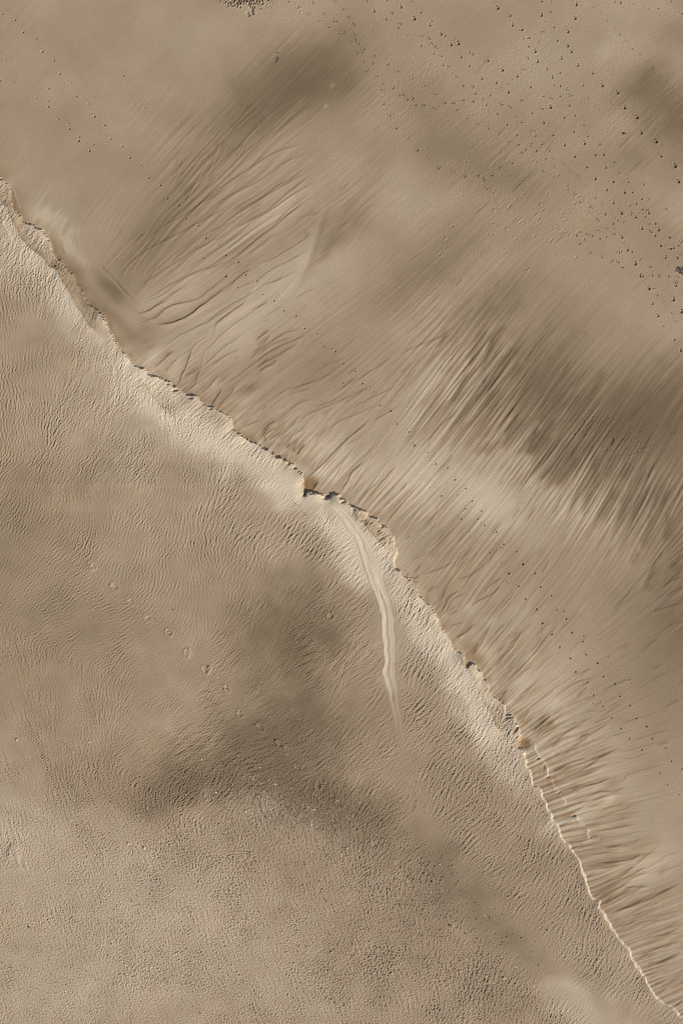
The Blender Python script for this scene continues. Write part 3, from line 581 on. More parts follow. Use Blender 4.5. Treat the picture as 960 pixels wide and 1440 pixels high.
# ------------------------------------------------------------------ bank: wind and current ripples
RIP = [  # x, y, crest angle, fine amp(5), mid amp(8), broad amp(14), lumps
 (15,450,108,1.5,.6,.2,.1),(30,520,98,1.3,.2,.1,.1),(80,470,70,.5,.9,.5,.4),(110,420,80,.2,.8,.8,.5),(60,370,55,.2,.7,1.,.8),(20,330,60,.1,.6,1.1,.9),(130,520,75,.2,.6,.8,.5),
 (40,600,85,1.1,.3,.1,.1),(100,600,65,.6,.6,.4,.3),(180,560,70,.2,.7,.8,.6),(220,600,105,.2,.8,.6,.8),(180,640,60,.5,.6,.4,.4),(60,650,58,.9,.3,.1,.1),(30,720,58,.7,.2,.1,.2),(130,700,-60,.3,.3,.3,.3),
 (150,660,55,.4,.4,.5,.3),(280,570,40,.2,.8,.5,.6),(240,560,-50,.2,.8,.4,.7),(300,620,80,.3,.6,.5,.7),(340,650,60,.1,.3,.4,.5),(390,670,60,.05,.12,.2,.4),(300,680,78,.7,.7,.1,.2),(250,690,80,.8,.3,.1,.2),
 (230,740,62,.9,.5,.1,.1),(270,740,82,1.2,.8,.1,.1),(330,720,45,1.,.9,.2,.1),(360,690,50,.8,.5,.1,.2),(290,790,98,1.2,.3,0,.1),(220,800,85,1.1,.2,0,.1),(160,790,70,.8,.2,.1,.2),
 (390,750,52,.6,1.6,.4,0),(420,780,50,.4,1.7,.7,0),(450,800,48,.4,1.6,.6,0),(480,790,42,.4,1.0,.3,0),(505,820,42,.3,1.1,.3,0),(360,790,62,.7,.9,.2,0),(440,720,50,.3,.5,.1,.2),(470,760,45,.3,.4,.1,.1),
 (150,880,12,.6,.3,.1,.1),(190,870,28,.8,.4,.1,.1),(230,860,60,1.,.3,0,.1),(210,900,30,.7,.3,.1,.1),(90,860,20,.5,.2,.1,.2),(280,860,75,.7,.2,0,.1),(320,880,55,.4,.3,.1,.1),(60,800,40,.5,.2,.1,.1),
 (380,860,48,.3,.7,.6,.1),(440,860,40,.1,.4,.8,.4),(430,920,35,.1,.4,.9,.3),(400,980,32,.1,.4,1.,.3),(320,950,40,.2,.2,.3,.1),(250,950,50,.3,.1,.1,.1),(350,1040,28,.1,.5,1.1,.3),(280,1050,30,.1,.4,.9,.2),
 (420,1060,25,.2,.4,.9,.3),(200,1060,40,.3,.2,.3,.2),(490,980,50,.2,.3,.3,.1),(500,900,45,.1,.4,.5,.1),(520,960,40,.2,.8,.6,0),(530,1030,42,.2,.8,.5,0),(540,1090,45,.3,.6,.3,.1),(560,860,60,.3,.7,.6,.4),
 (600,920,58,.5,1.,.6,.2),(600,980,55,.6,1.2,.4,.1),(650,980,62,.5,.9,.5,.3),(590,1040,52,.7,1.2,.3,.1),(650,1050,48,.7,.9,.3,.3),(690,1050,48,.6,.9,.5,.6),(700,1100,58,.5,.9,.5,.4),(720,1130,65,.4,.8,.6,.3),
 (600,1100,62,.5,.9,.2,.2),(640,1110,58,.5,1.,.2,.1),(640,1150,50,.4,.7,.2,.1),(580,1160,40,.2,.3,.1,.1),(660,1200,52,.4,1.1,.3,0),(690,1220,50,.3,1.2,.3,0),(720,1190,62,.4,.7,.3,.2),(760,1200,70,.5,.8,.4,.2),
 (750,1260,50,.4,.8,.1,.1),(800,1270,78,.5,.8,.3,.2),(770,1310,50,.6,.8,0,.1),(830,1330,85,.5,.7,.2,.2),(780,1350,48,.8,.6,0,.1),(850,1390,48,.8,.9,0,.1),(880,1400,60,.6,.7,.1,.1),(900,1430,50,.4,.5,.1,.1),
 (820,1420,60,.6,.2,0,.2),(650,1260,50,.2,.1,.1,.1),(720,1310,50,.3,.2,0,.1),
 (20,950,120,.3,.5,.3,.4),(20,1010,122,.4,.7,.5,.3),(60,1010,100,.3,.4,.2,.3),(100,980,100,.3,.2,.1,.3),(20,1090,122,.6,1.0,.5,.4),(80,1100,120,.7,.9,.3,.4),(130,1120,118,.8,.8,.3,.3),(100,1050,110,.3,.3,.1,.3),
 (60,1170,112,.8,1.,.3,.5),(150,1180,118,1.,1.,.2,.4),(100,1240,115,1.1,.9,.2,.4),(220,1200,112,1.1,1.1,.2,.6),(300,1200,108,1.1,1.1,.2,.7),(380,1180,100,.9,.9,.2,.8),(240,1260,122,1.1,1.,.2,.5),
 (330,1260,115,1.1,1.,.2,.5),(420,1240,100,1.0,.8,.2,.6),(500,1250,95,.7,.6,.1,.7),(150,1310,115,.8,.6,.2,.7),(60,1340,120,1.,.6,.1,.3),(70,1370,118,1.1,.6,.1,.2),(250,1340,110,.9,.7,.1,.5),(350,1340,115,1.,.7,.1,.4),
 (450,1330,110,.9,.7,.1,.6),(550,1330,100,.5,.6,.1,.9),(150,1420,100,.3,.2,.1,.5),(280,1410,112,.9,.5,.1,.3),(400,1410,112,1.,.6,.1,.4),(520,1410,105,.8,.6,.1,.6),(620,1380,100,.4,.5,.1,.8),(20,1250,100,.2,.2,.2,.3),
 (30,1290,100,.2,.1,.2,.3),(700,1400,80,.2,.3,.2,.6),(20,1420,110,.6,.5,.1,.5),(300,1120,60,.4,.3,.3,.3),(450,1150,90,.6,.4,.3,.7)]
RIP = [(q[0], q[1], q[2] + (17 if q[1] > 1140 and q[0] < 560 else 0)) + tuple(q[3:]) for q in RIP]
ANG2 = up(np.cos(2 * idw_ang(RIP, 2))), up(np.sin(2 * idw_ang(RIP, 2)))
swirl = lowp(white(), 34)
phi = np.mod(0.5 * np.arctan2(ANG2[1], ANG2[0]) + swirl * 0.14 + math.pi / 2, math.pi)   # direction across the crests
rp = [(q[0], q[1]) for q in RIP]
amps = [up(idw(rp, [q[k] for q in RIP], p=3.2, soft=14)) for k in (3, 4, 5, 6)]
K = 12
def oriented(lam, bw, aw, seedw):
    out = np.zeros((NY, NX), f32)
    P = phi * K / math.pi
    for k in range(K):
        wgt = np.maximum(0, 1 - np.abs((P - k + K / 2) % K - K / 2))
        th = math.pi * k / K
        dth = np.mod(fa - th + math.pi / 2, math.pi) - math.pi / 2
        A = np.exp(-(np.log(fr * lam) ** 2) / (2 * bw * bw)) * np.exp(-(dth ** 2) / (2 * aw * aw))
        n = np.fft.irfft2(seedw * A, s=(NY, NX)).astype(f32)
        n /= n.std()
        out += wgt * n
    return out
bank = (~inflat) * sstep(0, 5, -SD)
r1 = oriented(5.0, .16, .30, white())
r2 = oriented(7.0, .20, .30, white())
r3 = oriented(14., .30, .40, white())
lump = band(white(), 4.6, .5)
lump2 = band(white(), 11, .6)
patch = np.clip(.88 + .38 * lowp(white(), 42), .15, 1.9)
sd_, _, _ = line_dist([(566,1045),(572,1090),(592,1150),(625,1215),(680,1275),(745,1340),(800,1385),(900,1450)], X, Y)
patch = patch * (1 - .72 * np.exp(-(sd_ / (16 + 12 * sstep(1100, 1300, Y))) ** 2))
def crisp(n): return n - .18 * np.maximum(n, 0) ** 1.5 * -1
r0 = oriented(3.9, .25, .6, white())
low_l = sstep(1080, 1160, Y + .25 * X)
lump3 = band(white(), 3.6, .4)
keep = 1 - .8 * np.exp(-(sd_ / 30) ** 2)
patch = np.maximum(patch, .75 * low_l * keep)
patch = np.where(low_l > .5, np.minimum(patch, 1.15), patch)
RF = bank * patch * (0.115 * (1 - .35 * low_l) * amps[0] * r1 + 0.125 * (1 - .4 * low_l) * amps[1] * crisp(r2) + 0.12 * amps[2] * r3 + amps[3] * (0.22 * lump + .12 * lump2) + low_l * (.13 * lump3 + .10 * lump + .08 * r2) * keep
                     + .075 * (.5 + amps[0] + .6 * amps[1] + .6 * amps[2] + amps[3]) * r0)
# fine unevenness everywhere
grain = band(white(), 2.6, .4)
lowrel = lowp(white(), 70)
H += RF + (0.042 + 0.036 * (~inflat)) * grain + .022 * inflat * lump3 + 0.5 * lowrel * np.where(inflat, .5, 1)
tr_amp = up(np.exp(-(((CX - 720) / 200) ** 2 + ((CY - 190) / 170) ** 2)))   # trampled-over, lumpy upper flat
H += inflat * tr_amp * (0.09 * band(white(), 8, .5)) * (0.6 + .4 * n_lo)
shelf = np.exp(-((SD + 12) / 11) ** 2) * (Y > 500) * (Y < 660)
H += shelf * 0.16 * norm(lic(band(white(), 6, .4), 4))

# ------------------------------------------------------------------ smooth channel on the bank
CH_L = [(446,702),(462,712),(476,727),(488,745),(497,757),(505,775),(512,800),(520,825),(530,847),(534,867),(536,900),(539,930),(535,945),(542,967),(549,997),(555,1025),(562,1042),(568,1062)]
CH_R = [(446,702),(466,703),(482,715),(496,728),(508,745),(518,762),(528,783),(536,805),(544,828),(550,850),(555,870),(556,910),(555,945),(560,980),(566,1015),(569,1042),(568,1062)]
chp = CH_L + CH_R[::-1][1:-1]
Xc = X + .6 * wob[0]; Yc = Y + .6 * wob[1]
ch_m = inside(chp, Xc, Yc)
i0, i1, j0, j1 = window(chp, 30)
slc = (slice(j0, j1), slice(i0, i1))
dl, sl_, al = line_dist(CH_L, Xc[slc], Yc[slc])
dr_, sr_, ar = line_dist(CH_R, Xc[slc], Yc[slc])
inch = ch_m[slc]
din = np.where(inch, np.minimum(dl, dr_), 0)
dout = np.where(inch, 0, np.minimum(dl, dr_))
fadeL = 1 - sstep(250, 392, al)
k_in = sstep(0, 3, din) * (0.45 + .55 * sstep(0, 7, dr_))
# smooth the ripples out inside, raise a rounded lip along the left
Hc = H[slc] - RF[slc] * (inch * 1.0) * (1 - .06) - RF[slc] * (~inch) * np.exp(-dout / 5) * .8 * (fadeL)
Hc = Hc + inch * fadeL * (.5 * np.exp(-((dl - 2.6) / 2.3) ** 2) * sstep(0, 1.2, dl))
Hc = Hc + np.where(inch, 0, 0)
u_ = dl / (dl + dr_ + 1e-6)
thr = np.sin(u_ * 22 + al * .006) * .07 + np.sin(u_ * 9 + 1) * .14 + np.sin(u_ * 41 + al * .003) * .03
Hc += inch * thr * 2.2 * fadeL * k_in
H[slc] = Hc
T[slc] += (0.24 * k_in * inch * fadeL + .05 * np.exp(-dout / 7) * (~inch) * fadeL + inch * thr * .25)
T[slc] += inch * .10 * np.exp(-dl / 3) * fadeL
step_line([(520,790),(528,812),(534,828),(541,846),(546,858)], .9, 2.0, 5, 'left', taper=.3, tone=.05, tw=2)
step_line([(517,786),(524,806),(530,824),(536,838)], .7, 2.0, 5, 'left', taper=.3)
step_line([(508,760),(518,785),(526,812),(533,840),(539,868),(541,900)], .45, 2.0, 5, 'left', taper=.3)
blot(553, 982, 1.8, 5, 0, tone=-.12)

# ------------------------------------------------------------------ prints, pits and scuffs
PR = []      # x, y, size, kind
def tile(ox, oy, s, kind, items, size=None):
    for it in items:
        px, py = ox + it[0] / s, oy + it[1] / s
        sz = it[2] if len(it) > 2 else size
        k = it[3] if len(it) > 3 else kind
        if any(abs(px - q[0]) < 2.6 and abs(py - q[1]) < 2.6 for q in PR): continue
        PR.append((px, py, sz, k))
Lg, M, Sm, Ti = 1.0, .78, .6, .42
tile(720,60,4,'f',[(305,18),(325,52),(270,90),(362,128),(445,172,1.1),(498,242,1.1),(585,283,1.2),(625,365,1.3),(693,420,1.3),(718,507,1.1),(800,555,1.4),(828,638,1.2),(908,692,1.3),(925,780,1.3),
 (345,640),(412,700),(460,632),(460,765),(520,702),(560,782),(525,828),(563,900),(625,842),(690,905),(222,520),(288,575),(285,420),(400,565),(340,500),(208,362,1.1),(170,450),
 (315,355,.8),(345,410,.9),(395,465,.7),(418,525,.8),(485,570,.8),(507,630,.8),(565,672,.7),(592,732,.8),(645,785,.7),(668,842,.8),(720,880,.8),(262,302,.8),(170,300,.8),(105,395,.8),(45,325,.9),
 (98,250,.8),(20,520,.7),(115,660,.7),(165,720,.7),(305,805,.6),(340,845,.6),(370,865,.6),(432,920,.8),(655,915,.7)],.95)
tile(480,0,5.333,'f',[(440,52,1.3),(540,138,1.3),(335,5,.8),(525,12,.8),(590,95,.9),(655,190,1.1),(670,160,.8),(740,255,1.2),(770,270,.8),(870,325,1.1),(815,335,1.1),(888,428,1),(955,395,.8),(950,492,.8),
 (590,345,.9),(685,405,.8),(755,490,.8),(850,570,.8),(905,645,.9),(330,145,.8),(240,85,.9),(420,210,.9),(490,260,.7),(522,283,.5),(185,10,.7)])
tile(480,0,5.333,'c',[(20,72),(57,130),(92,178),(90,200),(22,247),(92,265),(105,300),(72,312),(122,330),(165,370),(160,400),(125,405),(158,467),(232,478),(243,428),(195,535),(260,575),(345,485),(425,545),
 (525,592),(612,652),(308,678),(383,665),(428,715),(465,722),(490,750),(545,795),(612,800),(690,812),(318,778),(372,865),(765,775),(835,785),(903,762),(870,828),(935,885),(700,715),(315,628),(648,292),
 (668,330),(703,358),(590,275),(800,505),(440,185),(375,105),(740,425),(780,455)],.75)
tile(640,0,5.333,'f',[(310,60,1.2),(400,118,1.1),(422,190,1),(485,228,1.1,'h'),(540,288,1.1,'h'),(500,292,.7),(540,350,.9),(590,385,1),(610,460,1,'v'),(680,515,.9),(720,580,1,'v'),(780,645,.8),(775,720,1,'v'),
 (845,795,.9),(890,870,1,'v'),(24,330,1),(42,430,.9),(125,408,.9),(237,455,1),(108,505,.9),(345,525,1.2),(455,572,1),(190,592,.9),(300,622,.8),(390,690,1),(555,655,.9),(57,645,.9),(490,755,.9),(225,785,.8),
 (308,855,.8),(570,848,.8),(655,715,.8),(700,800,1.1),(805,880,.9),(380,935,.8),(640,115,1.1,'v'),(665,165,.6),(640,12,.9),(730,205,.8),(835,238,1),(755,305,1),(835,345,1.1),(860,390,.9),(788,438,1),
 (900,35,1.1,'v'),(888,138,1),(910,490,1,'v'),(775,545,.9),(730,640,.8),(650,925,.9),(712,15,.6),(15,580,.6),(145,700,.8),(950,640,.8),(255,715,.8),(945,935,.7)])
tile(640,0,5.333,'c',[(700,95),(650,245),(610,315),(535,440),(500,520),(333,668),(397,628),(125,655),(195,740),(48,765),(125,762),(85,885),(170,930),(343,790),(405,805),(445,875),(18,830),(500,918),(830,670),
 (858,718),(710,740),(658,825)],.75)
tile(800,0,6,'f',[(375,20,.8),(420,25,1),(660,72,.6),(620,55,.5),(740,70,.6),(850,12,.6),(945,15,.7),(880,100,.5),(940,115,.7),(455,905,1.1),(110,720,.6,'v'),(50,40,1.1,'v'),(38,155,1)])
tile(800,0,6,'t',[(200,70),(258,115),(312,180),(373,228),(418,293),(477,347),(525,413),(585,458),(637,520),(697,572),(748,635),(812,690),(858,748),(918,805),(338,858),(150,828),(206,890),(243,925),(565,565)],.42)
tile(800,240,6,'f',[(410,25,.9,'v'),(210,72),(362,92),(305,165),(455,188),(525,185,.9,'v'),(485,100,.8),(600,240,.9),(362,275,1.1,'v'),(500,295,.9,'v'),(545,285),(430,355,1.1),(605,325,.8),(660,355,1),(550,390,.8),
 (630,385,.8),(715,445),(745,495),(605,485),(715,545),(760,630),(835,560,.9),(840,660,1.,'h'),(870,650,.8),(910,630,.8),(900,735,.9),(805,728,.8,'v'),(435,558),(485,665,1,'v'),(520,685,.7),(550,780,1.1),(590,890),
 (60,208,.6),(155,290,.7),(185,315,.6),(20,185,.5),(295,365,.8),(250,358,.5),(90,515,.7),(55,545,.8),(120,580,.8),(250,570,.8),(305,557,.6),(360,445,.8),(400,420,.7),(370,490,.6),(375,395,.6),(450,430,.6),
 (885,840,.8,'v'),(825,795,.6),(100,232,.5),(690,880,.7)],.95)
tile(800,240,6,'c',[(95,272),(155,350),(235,415),(310,488),(240,512),(370,535),(95,620),(455,605),(590,750),(680,820),(745,888),(835,900),(910,900),(895,945),(165,690),(265,730),(350,768),(400,768),(440,815),
 (405,688),(425,685),(655,240),(615,120),(150,540),(185,550),(270,285),(215,235),(665,455),(685,515),(650,330),(815,330),(575,360),(520,365),(940,600),(945,700)],.7)
tile(860,360,9.6,'f',[(315,95,1.1),(485,430,1.1),(370,245,.8,'v'),(375,295,.6),(850,390,1.1,'v'),(818,580,1.1,'v'),(922,745,1.1,'v'),(535,640,.9,'v'),(605,800,.9),(845,190,.8,'v'),(740,120,.6),(680,940,.6),
 (826,1125,.9),(912,1267,.9)])
tile(860,360,9.6,'c',[(505,155),(620,265),(760,285),(600,540),(565,440),(685,615),(720,710),(845,880),(805,780),(385,50),(400,290)],.65)
tile(500,120,5.333,'c',[(200,38),(212,140),(265,228),(310,322),(383,398),(452,492),(540,543),(618,622),(725,645),(818,690),(918,685),(320,75),(385,108),(437,152),(507,158),(582,170),(660,135),(595,75),(505,12),
 (728,145),(795,122),(872,120),(765,188),(830,243),(915,288),(430,112),(360,75)],.8)
tile(660,160,6,'c',[(70,85),(155,130),(240,180),(320,242),(403,268),(425,330),(350,418),(258,460),(188,525),(72,530),(505,140),(538,150),(513,250),(512,275),(565,322),(632,382),(702,440),(712,385),(668,315),
 (600,262),(783,425),(838,490),(905,530),(750,525),(150,640),(120,560)],.7)
tile(660,160,6,'f',[(305,95),(395,185),(545,185),(465,300),(525,385,.6),(555,410,.5),(610,480),(700,530,.7),(690,180),(793,262),(880,365),(605,75),(625,85),(870,150),(815,600,.6),(820,635,.6),(860,665,.6),
 (895,690,.6),(935,705,.5),(940,755,.5),(945,235)],.85)
tile(330,0,5.333,'c',[(590,22),(480,57),(545,105),(665,108),(630,160),(752,158),(705,210),(760,15),(820,72),(855,130),(890,190),(822,245),(795,262),(270,15),(400,20)],.85)
P_ = 'p'
tile(0,0,5.333,P_,[(22,103,M),(118,150,M),(175,243,.85),(277,288,.66),(320,388,.85),(408,457,.7),(450,555,.8),(535,620,Sm),(575,722,Sm),(663,780,Sm),(710,875,M),(787,940,M),(365,802,M),(367,665,M),(367,757,Sm),
 (440,897,Sm),(520,922,Sm),(275,740,Sm),(107,620,Sm),(925,568,Sm),(5,606,Sm),(130,572,.5),(88,472,Ti),(13,452,Ti),(48,452,Ti),(107,523,Ti),(210,650,Ti),(275,812,Ti),(20,385,Ti),(685,850,Ti),(440,700,Ti),(480,632,Ti)])
tile(60,120,5.333,P_,[(120,258,Sm),(203,327,.8),(200,282,Sm),(270,418,1.),(277,385,.7),(353,492,M),(383,445,Sm),(255,83,Sm),(343,140,Sm),(390,237,M),(370,210,Ti),(465,298,.8),(512,403,Sm),(597,460,Sm),(655,543,M),
 (740,598,Sm),(793,693,M),(883,750,.66),(937,848,M),(370,628,Ti),(505,640,Ti),(675,775,Ti),(783,138,Ti),(820,90,Ti),(122,313,Ti),(475,370,Ti),(575,718,Ti),(400,465,Ti),(765,170,Ti),(740,860,Ti),(865,830,Ti)])
tile(220,260,5.333,P_,[(85,100,M),(170,153,.66),(222,253,.66),(313,305,.7),(370,397,.7),(465,443,.66),(518,528,.8),(612,580,M),(518,685,1.),(667,675,M),(752,720,.7),(793,820,.66),(880,868,.66),(952,942,.66),
 (605,767,Sm),(457,610,Ti),(125,320,Ti),(893,370,Ti),(845,237,Ti),(353,548,Sm),(660,858,Ti),(815,887,Ti),(290,463,Ti),(750,780,Ti),(185,400,Ti)])
tile(360,400,5.333,P_,[(46,75,.7),(133,123,.66),(207,197,.66),(297,235,.7),(363,328,.7),(455,368,Sm),(505,465,Sm),(592,502,.7),(653,592,Sm),(740,650,Sm),(728,662,Sm),(792,742,.7),(877,803,.66),(922,903,.7),
 (648,735,Sm),(798,915,Ti),(170,317,Ti),(75,270,Ti),(250,392,Ti),(350,428,Ti),(168,603,Ti),(585,768,Ti),(818,782,Ti),(453,420,Ti),(480,437,Ti),(68,140,Ti),(547,675,Ti),(565,480,Ti),(905,860,Ti)])
tile(520,540,5.333,P_,[(25,57,.66),(68,153,.66),(152,200,.75),(198,298,.7),(288,358,.66),(330,460,.75),(426,511,.66),(490,598,.66),(578,628,.7),(633,716,.75),(713,782,.66),(760,875,.75),(830,950,.66),(530,837,.66),
 (443,572,Ti),(650,827,Sm),(567,740,Ti),(445,775,Ti),(385,675,Ti),(600,932,Ti),(305,605,Ti),(280,390,Ti),(50,112,Ti)])
tile(640,680,5.333,P_,[(75,35,.66),(118,127,.75),(190,207,.66),(212,312,.66),(302,362,.75),(42,265,Sm),(357,453,.75),(335,475,Sm),(455,508,.66),(255,517,Sm),(195,430,Ti),(340,590,Ti),(502,603,.9),(593,670,.66),
 (397,672,.8),(378,730,Ti),(468,767,.75),(632,773,.75),(715,840,Sm),(520,863,.75),(603,940,.75),(753,945,.66),(510,915,Ti),(808,955,Sm),(165,265,Sm),(508,140,Ti),(462,97,Ti),(612,703,Ti),(100,360,Ti),(185,290,Ti),(70,187,Sm)])
tile(720,800,5.333,P_,[(205,133,.66),(290,200,Sm),(325,307,.66),(380,316,Sm),(400,372,.8),(443,475,.75),(523,541,.66),(550,641,.75),(633,704,.75),(93,222,.75),(177,300,.75),(220,405,.9),(210,470,Ti),(292,488,.75),
 (350,585,.75),(338,632,Ti),(430,668,.75),(470,770,.75),(557,848,.66),(677,805,.66),(762,860,.66),(712,653,Sm),(870,828,Sm),(785,752,Ti),(603,943,Sm),(800,952,.66),(437,425,Ti),(530,500,Sm),(543,515,Ti),(605,597,Ti),
 (680,343,Ti),(780,490,Ti),(473,818,Ti),(358,497,Ti)])
tile(820,900,6.857,P_,[(20,137),(127,217),(185,348),(30,403),(293,422),(347,542),(443,630),(183,637),(95,530),(500,749),(600,830),(265,745),(355,853),(435,380),(655,945),(435,950),(230,152,Ti),(320,280,Ti),(90,78,Ti),
 (450,410,Ti),(78,610,Ti),(155,603,Ti),(260,845,Ti)],.66)
tile(760,980,4.8,P_,[(418,62),(600,57),(638,142),(710,197),(473,140),(535,213),(597,292,.75),(750,285,.75),(678,355),(835,342),(875,430),(945,483),(798,507,.5),(925,657,.5),(850,590,.5),(530,2)],.64)

def dent(px, py, rx, ry, an, dep, rim=.28):
    m = max(rx, ry) * 2.6 + 2
    i0, i1, j0, j1 = window([(px, py)], m)
    if i1 - i0 < 2 or j1 - j0 < 2: return
    sl = (slice(j0, j1), slice(i0, i1))
    c, s = math.cos(math.radians(an)), math.sin(math.radians(an))
    dx, dy = X[sl] - px, -(Y[sl] - py)
    q = np.sqrt(((dx * c + dy * s) / rx) ** 2 + ((-dx * s + dy * c) / ry) ** 2)
    H[sl] += (-dep * np.exp(-q ** 3.2) + rim * dep * np.exp(-((q - 1.45) / .38) ** 2)).astype(f32)
for (px, py, sz, k) in PR:
    j = random.uniform
    if k == 'p':
        dent(px, py, (1.4 * sz + .3) * j(.8, 1.2), (1.25 * sz + .25) * j(.85, 1.1), j(0, 180), 2.6 * sz ** 1.15 * j(.8, 1.1), .16)
        if sz > .5 and random.random() < .7:
            dent(px + j(-3, -1.6), py + j(-3.5, -1.5), .9, .8, 0, .55, .5)
    elif k == 't':
        dent(px, py, .9, .8, 0, 1.0, .4)
        dent(px + .8, py + 2.4, .9, .8, 0, .8, .4)
    elif k in 'fvh':
        an = {'f': -58 + j(-12, 12), 'v': -82 + j(-6, 6), 'h': -4 + j(-8, 8)}[k]
        c, s = math.cos(math.radians(an)), -math.sin(math.radians(an))
        sz *= .74 * j(.85, 1.15)
        hl = 2.7 * sz
        dent(px, py, 4.0 * sz, 1.9 * sz, an, .7 * sz, .42)
        dent(px + c * hl * .75, py + s * hl * .75, 1.7 * sz, 1.5 * sz, an, 2.3 * sz, .14)
        dent(px - c * hl, py - s * hl, 1.2 * sz, 1.0 * sz, an, 1.5 * sz, .25)
    else:
        for q in range(random.choice((4, 5, 6))):
            dent(px + j(-3.2, 3.2) * sz, py + j(-2.4, 2.4) * sz, j(.7, 1.2), j(.6, 1.0), j(0, 180), j(.7, 1.5) * sz, .4)
# grit-shadow pocks of the coarse sand on the bank
for (zx, zy, sx, sy, n_) in ((130,1320,60,50,420), (400,1135,55,26,420), (590,1245,40,34,300), (650,1340,70,50,420), (300,1220,130,60,420), (480,1300,90,60,380), (60,1420,60,20,120)):
    for q in range(n_):
        px, py = random.gauss(zx, sx), random.gauss(zy, sy)
        i, j = int((px - x0) / G), int((py - y0) / G)
        if not (0 <= i < NX and 0 <= j < NY) or SD[j, i] > -40: continue
        z = random.choice((.7, .7, .8, .9, 1.0, 1.3))
        dent(px, py, z, z * .85, random.uniform(0, 180), random.uniform(.4, 1.1) * random.choice((1, 1, -1)), .35)
# the torn-up patch at the top
for q in range(90):
    px, py = 345 + random.gauss(0, 14), 4 + abs(random.gauss(0, 5)) - 3
    dent(px, py, random.uniform(.8, 2.4), random.uniform(.7, 1.3), random.uniform(-120, -60), random.uniform(.6, 2.1), .45)
for pl in ([(350,8),(353,15),(357,22)], [(354,10),(356,17)], [(347,17),(352,24)]):
    groove(pl, 2.2, 1.2, taper=.2)
# faint pock marks beside the torn-up patch and on the lumpy flat
for q in range(60):
    dent(random.gauss(400, 26), abs(random.gauss(14, 12)), random.uniform(1.2, 2.4), random.uniform(1.0, 1.8), random.uniform(0, 180), random.uniform(-.35, .35), .3)
for q in range(330):
    px, py = random.gauss(680, 95), random.gauss(205, 70)
    if py > 330: continue
    dent(px, py, random.uniform(1., 2.4), random.uniform(.9, 1.7), random.uniform(20, 60), random.uniform(-.3, .45), .35)
for q in range(90):
    dent(random.gauss(735, 55), random.gauss(318, 26), random.uniform(1.5, 4.5), random.uniform(1.0, 1.6), random.uniform(35, 55), random.uniform(-.6, .6), .25)
for q in range(120):
    px, py = random.choice(((850, 590), (880, 620), (868, 650), (905, 625), (830, 600)))
    dent(random.gauss(px, 16), random.gauss(py, 11), random.uniform(.9, 2.6), random.uniform(.7, 1.2), random.uniform(20, 60), random.uniform(-.8, .3), .2)
# old, half-filled footprints crossing the bank
for (px, py) in [(130,795),(162,825),(184,845),(208,868),(238,889),(264,918),(288,942),(319,968),(338,1003),(366,1022),(393,1046),(418,1079),(447,1103),(476,1130),(498,1163),(526,1188),(558,1215),(577,1243),
                 (464,866),(712,1378)]:
    g_ = random.uniform(1.1, 1.8)
    if 255 < px < 400 : g_ = 1.5
    dent(px, py, random.uniform(3.8, 5.4), random.uniform(2.4, 3.4), -62 + random.uniform(-20, 20), .52 * g_, .6)
    for q in range(5):
        dent(px + random.gauss(0, 2.6), py + random.gauss(0, 3), random.uniform(1.1, 2.6), random.uniform(.9, 1.6), random.uniform(0, 180), g_ * random.uniform(-.7, .45), .25)
    blot(px + 1, py + 1, 4.5, 3, -60, tone=.10)
step_line([(128,790),(131,798),(134,806)], 1.3, 1.8, 4, 'left', smooth=False)
step_line([(266,908),(268,918),(264,928)], 1.2, 1.8, 3, 'left', smooth=False)
step_line([(292,934),(297,941),(294,950)], 1.4, 1.8, 3, 'left', smooth=False)
# mound at the lower left
step_line([(18,1186),(24,1200),(28,1214),(36,1230)], 1.3, 3, 7, 'left', taper=.35, tone2=.05, tw=6)
step_line([(24,1182),(16,1190),(12,1200),(14,1215)], 1.0, 4, 8, 'right', taper=.35)
step_line([(34,1205),(38,1218),(40,1228)], .9, 1.6, 3, 'left', taper=.35)
# laddered tracks on the lower left
for (ax, ay, bx, by, wd) in [(14,984,25,1010,5),(40,1016,62,1066,5),(50,1024,72,1080,4),(58,1060,70,1086,5),(2,1052,12,1076,5),(86,1038,97,1053,5),(126,1068,139,1088,5),(110,1082,122,1104,6),(70,1086,82,1110,6),
                             (96,1095,108,1120,5),(118,1104,136,1136,5),(30,1060,44,1084,4),(2,998,10,1012,4)]:
    L = math.hypot(bx - ax, by - ay); n = int(L / 3.4); an = math.degrees(math.atan2(-(by - ay), bx - ax))
    for k in range(n):
        t = (k + .5) / n
        dent(ax + (bx - ax) * t, ay + (by - ay) * t, .85, wd / 2.2, an + 12, .62, .4)
# dotted rivulets of pits on the bank
for pl in ([(415,895),(400,915),(378,940),(362,958),(348,972),(340,985)], [(342,1018),(356,1017)], [(450,728),(455,735),(452,745),(445,752)], [(414,707),(424,716),(430,725)], [(570,1100),(582,1112),(584,1130),(580,1140)],
           [(640,1150),(652,1141),(662,1130),(672,1128)], [(678,1133),(686,1138)], [(582,1085),(586,1100),(583,1120)]):
    pl = smooth_line(pl, 6)
    for (px, py) in pl:
        dent(px + random.uniform(-1, 1), py + random.uniform(-1, 1), 1.0, .9, 0, random.uniform(.25, .7), .8)

# ------------------------------------------------------------------ outer fade and final arrays
ex = np.minimum(np.minimum(X - x0, x1 - X), np.minimum(Y - y0, y1 - Y))
fade = sstep(0, 60, ex)
Hb = base_height(SD, DR)
H = (Hb + (H - Hb) * fade).astype(f32)
T = .53 + (T - .53) * 1.38
T = np.where(T < .25, .25 - .22 * np.tanh((.25 - T) / .22 * .8), T)
T = (0.5 + (T - 0.5) * fade).astype(f32)
WARM = (WARM * fade).astype(f32)

